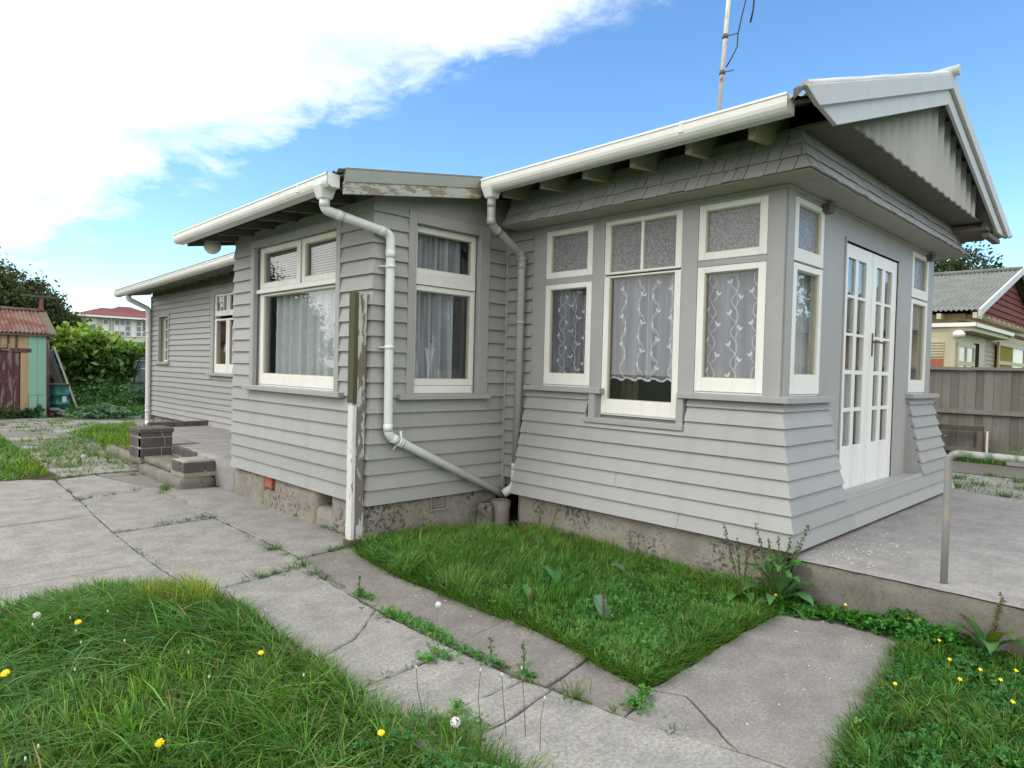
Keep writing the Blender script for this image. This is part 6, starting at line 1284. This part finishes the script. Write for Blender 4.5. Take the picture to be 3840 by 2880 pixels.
for (a_, b_) in bays:
    wi = empty('window', (a_, 60-60, 3.2-G)); wi.parent = fb; wi.location = Vector((a_, 60, 3.3))-wloc(fb)
    mb = MB()
    for zc in (3.22, 3.62, 4.08, 4.55): mb.box(a_-.03, b_+.03, 59.93, 59.99, zc-.035, zc+.035)
    for xx in (a_-.0, b_+.0): mb.box(xx-.03, xx+.03, 59.92, 59.985, 3.2, 4.55)
    mb.build('frame', 'farwhite', wi)
    for z0_, z1_ in ((3.25, 3.59), (3.65, 4.05), (4.11, 4.52)): mb = MB(); mb.box(a_+.03, b_-.03, 59.95, 59.965, z0_, z1_); mb.build('pane', 'farwhite' if rr.random() < .35 else 'farglass', wi)
mb = MB(); mb.box(10.45, 10.62, 59.7, 59.98, 3.3, 3.62); mb.build('air_conditioner', 'farwhite', fb)
mb = MB(); mb.tube([(10.5, 59.6, 4.6), (10.6, 59.85, 4.4), (10.62, 59.9, 3.2)], .04, 6); mb.build('downpipe', 'farwhite', fb)
# ================================================================ BACKGROUND RIGHT
FX = 10.5
fence = empty('paling_fence', (FX, 2, G), 'weathered grey vertical paling fence behind the terrace', 'fence')
y = -10.0; r = random.Random(6); i = 0
while y < 13:
    wd = r.uniform(.135, .15); off = .012*(i % 2); mb = MB(); mb.box(FX+.03+off, FX+.05+off, y, y+wd, G+.02+r.uniform(0, .02), 1.545+r.uniform(-.004, .004)); mb.build('fence_paling', 'fence', fence); y += wd-.006; i += 1
mb = MB(); mb.box(FX-.035, FX+.09, -10, 13, 1.545, 1.60); mb.build('fence_cap', 'fence', fence)
for z in (.72, .0): mb = MB(); mb.box(FX-.03, FX+.03, -10, 13, z, z+.085); mb.build('fence_rail', 'fence', fence)
for yy in (-8, -5.4, -2.8, 2.4, 5, 7.6): mb = MB(); mb.box(FX+.065, FX+.16, yy, yy+.1, G, 1.54); mb.build('fence_post', 'fence', fence)
fr = empty('wooden_frame', (10.35, 1.4, G), 'dark brown empty wooden frame standing against the paling fence', 'frame')
for (y0, y1, z0, z1, nm) in ((.74, .83, G, .419, 'frame_post'), (.7395, 2.2, .42, .50, 'frame_rail'), (2.1, 2.199, G, .42, 'frame_post')): mb = MB(); mb.box(10.30, 10.40, y0, y1, z0, z1-(.0 if nm == 'frame_rail' else .001)); mb.build(nm, 'maroonwood' if 'maroonwood' in MT else 'postold', fr, .004)
mb = MB(); mb.box(10.32, 10.38, .66, .69, G, .42); mb.build('leaning_batten', 'slat', fr)
leafcloud('fence_weeds', [(10.2, 1.6, .55, .15, .22, .16, .4), (10.2, 1.5, .25, .15, .25, .2, .3), (10.1, .2, .0, .2, .3, .2, .4)], 320, .035, 97, (.07, .17, .035), None, 'leaf', .5, kind='stuff')['label'] = 'green leaves of a climbing weed on the paling fence'
mb = MB(); mb.box(9.88, 9.98, -3, .3, G, .0); mb.build('kerb', 'terr', None, .01, label='pale concrete kerb at the foot of the paling fence', cat='kerb')
cl = [(4.2, -.4, 1.4), (4.8, .1, 1.6), (5.3, -.2, 1.2), (6.0, -.3, 1.8), (6.4, .3, 2.2), (6.9, .1, 1.4), (7.4, .5, 1.6), (7.0, -.4, 1.5), (7.8, -.2, 1.6), (4.4, .5, 1.5), (8.2, .2, 1), (5.6, .6, 1.4)]
clumps('gravel_weeds', cl, 70, .12, .09, .009, 98, yellow=.5, label='grass tufts growing through the gravel'); grass('gravel_edge_grass', [(3.75, -1.3), (4.3, -1.3), (4.6, 1.2), (3.75, 1.2)], 700, .07, .3, .008, 99, None, (0, .5), .3, 1.0, label='thin grass beside the far terrace edge', dens_f=lambda X, Y: .5+.5*fld(X, Y, 3, 1))
# neighbour house
nb = empty('neighbour_house', (18, 6, G), 'cream weatherboard neighbour house with green iron roof and red shingled gable', 'house')
XE, XR, YG = 14.0, 18.95, 1.57
corrugated('roof_sheet', 'greeniron', (XE, YG, 2.99), (0, 11, 0), (XR-XE, 0, 1.51), 1, .020, nb, .105, 6)
corrugated('roof_sheet', 'greeniron', (23.9, YG, 2.99), (0, 11, 0), (XR-23.9, 0, 1.51), 1, .020, nb, .105, 6)
mb = MB()
for s_ in (0, 1):
    xe = XE-.05 if s_ == 0 else 23.95; mb.hexa([(xe, YG-.03, 2.83), (XR, YG-.03, 4.36), (XR, YG+.03, 4.36), (xe, YG+.03, 2.83), (xe, YG-.03, 3.0), (XR, YG-.03, 4.53), (XR, YG+.03, 4.53), (xe, YG+.03, 3.0)])
mb.build('barge_board', 'barge', nb)
mb = MB(); mb.tube([(XR, YG, 4.53), (XR, 12.5, 4.53)], .07, 8); mb.build('ridge_capping', 'greeniron', nb)
for yy in (1.62, 2.35, 3.1, 3.85): mb = MB(); mb.box(13.98, 14.5, yy, yy+.09, 2.80, 2.93); mb.build('rafter', 'creamtrim', nb)
mb = MB(); mb.box(14.45, 23.5, 2.1, 12, G, 2.95); mb.box(14.45, 23.5, 1.95, 2.1, 2.78, 2.95); mb.build('wall', 'cream', nb)
for k in range(9):
    z0_ = 2.93+k*.165; z1_ = z0_+.163; xa = XE+(z1_-2.90)/.3050; xb = 23.9-(z1_-2.90)/.3050; x = xa
    rk = random.Random(k)
    if xb-xa < .3: break
    row = MB(); row.hexa([(xa, 1.80, z0_), (xb, 1.80, z0_), (xb, 1.9, z0_), (xa, 1.9, z0_), (xa, 1.83, z1_), (xb, 1.83, z1_), (xb, 1.9, z1_), (xa, 1.9, z1_)]); row.build('shingle_course', 'redshingle', nb)
for i in range(12): mb = MB(); x = 14.6+i*.62; mb.box(x, x+.07, 1.62, 2.0, 2.86, 2.93); mb.build('soffit_bracket', 'creamtrim', nb)
for k in range(20):
    z0_ = G+.1+k*.115
    if z0_ > 2.40: break
    for (a_, b_) in ((17.17, 18.63),): mb = MB(); mb.hexa([(a_, 2.07, z0_), (b_, 2.07, z0_), (b_, 2.1, z0_), (a_, 2.1, z0_), (a_, 2.09, z0_+.115), (b_, 2.09, z0_+.115), (b_, 2.1, z0_+.115), (a_, 2.1, z0_+.115)]); mb.build('weatherboard', 'cream', nb)
mb = MB(); mb.box(13.9, 18.5, 1.62, 1.70, 2.60, 2.69); mb.box(13.86, 13.94, 1.62, 8, 2.60, 2.69); mb.build('gutter', 'farwhite', nb)
mb = MB(); mb.box(13.94, 18.5, 1.70, 2.1, 2.50, 2.60); mb.box(13.94, 14.45, 2.1, 8, 2.50, 2.60); mb.build('porch_eave', 'creamtrim', nb)
mb = MB(); mb.box(13.95, 17.05, 2.02, 2.1, G, 2.50); mb.box(13.95, 14.45, 2.1, 8, G, 2.50); mb.build('porch_wall', 'creamtrim', nb)
for (x0, x1, z0_, z1_, nx, cur) in ((14.10, 15.70, 1.15, 2.20, 2, 0), (18.72, 24.6, 1.15, 2.42, 3, 1)):
    wi = empty('window', (0, 0, 0)); wi.parent = nb; wi.location = Vector((x0, 2.0, z0_))-wloc(nb); mb = MB(); Y0_ = 1.98
    for q in range(nx+1): xx = x0+(x1-x0)*q/nx; mb.box(xx-.06, xx+.06, Y0_, 2.03, z0_, z1_)
    for z in (z0_, z0_+(z1_-z0_)*.58, z1_): mb.box(x0-.066, x1+.066, Y0_-.003, 2.033, z-.05, z+.05)
    mb.build('frame', 'creamtrim', wi)
    for q in range(nx):
        for (za, zb) in ((z0_, z0_+(z1_-z0_)*.58), (z0_+(z1_-z0_)*.58, z1_)): mb = MB(); mb.box(x0+(x1-x0)*q/nx+.06, x0+(x1-x0)*(q+1)/nx-.06, 2.0, 2.012, za+.05, zb-.05); mb.build('pane', 'farglass' if not (cur and q == 0) else 'yellowcloth', wi)
mb = MB(); mb.box(15.86, 16.3, 2.0, 2.015, G, 2.30); mb.build('door', 'dark', nb)
for k in range(6): mb = MB(); mb.box(13.92, 13.949, 2.25, 2.9, 1.9+k*.065, 1.9+k*.065+.045); mb.build('window_louvre', 'creamtrim', nb)
mb = MB(); mb.box(13.93, 13.949, 2.25, 2.9, 1.1, 1.85); mb.build('window_board', 'redbrick', nb)
b = bmesh.new(); bmesh.ops.create_uvsphere(b, u_segments=16, v_segments=10, radius=.13); me = bpy.data.meshes.new('globe'); b.to_mesh(me); b.free()
for p in me.polygons: p.use_smooth = True
me.materials.append(MT['globe']); o = bpy.data.objects.new('porch_lamp', me); C.objects.link(o); o.location = (13.9, 1.95, 2.42); o.scale = (1, 1, .75); tag(o, 'white globe lamp at the corner of the neighbour porch', 'lamp')
mb = MB(); mb.tube([(18.4, 1.6, 2.58), (26, 1.2, 2.45)], .03, 6); mb.tube([(18.6, 1.6, 2.62), (26, 1.5, 2.62)], .02, 6); mb.build('awning_rail', 'rust', nb)
tree(27.5, 6.2, 'dark tree rising behind the neighbour roof', [(27.5, 6.0, 4.4, 3.2, 3, 2.4, 1)], 26000, .075, 85, (.045, .065, .022), 3, .3)
tree(15.0, -7.5, 'bushy garden tree behind the paling fence, out to the right', [(15, -7.5, 3.2, 2.4, 2.4, 2.2, 1)], 7000, .10, 86, (.045, .075, .025), 2, .2)
n2 = empty('street_house', (18, -4, G), 'low house with grey hipped roof behind the paling fence on the far right', 'house')
mb = MB(); mb.box(14.5, 22, -6.0, -1.5, G, 2.6); mb.build('wall', 'cream', n2); mb = MB(); mb.add([(14, -6.5, 2.55), (22.5, -6.5, 2.55), (22.5, -1, 2.55), (14, -1, 2.55), (16.5, -3.75, 4.3), (20, -3.75, 4.3)], [(0, 1, 5, 4), (1, 2, 5), (2, 3, 4, 5), (3, 0, 4), (0, 3, 2, 1)]); mb.build('roof', 'greeniron', n2)
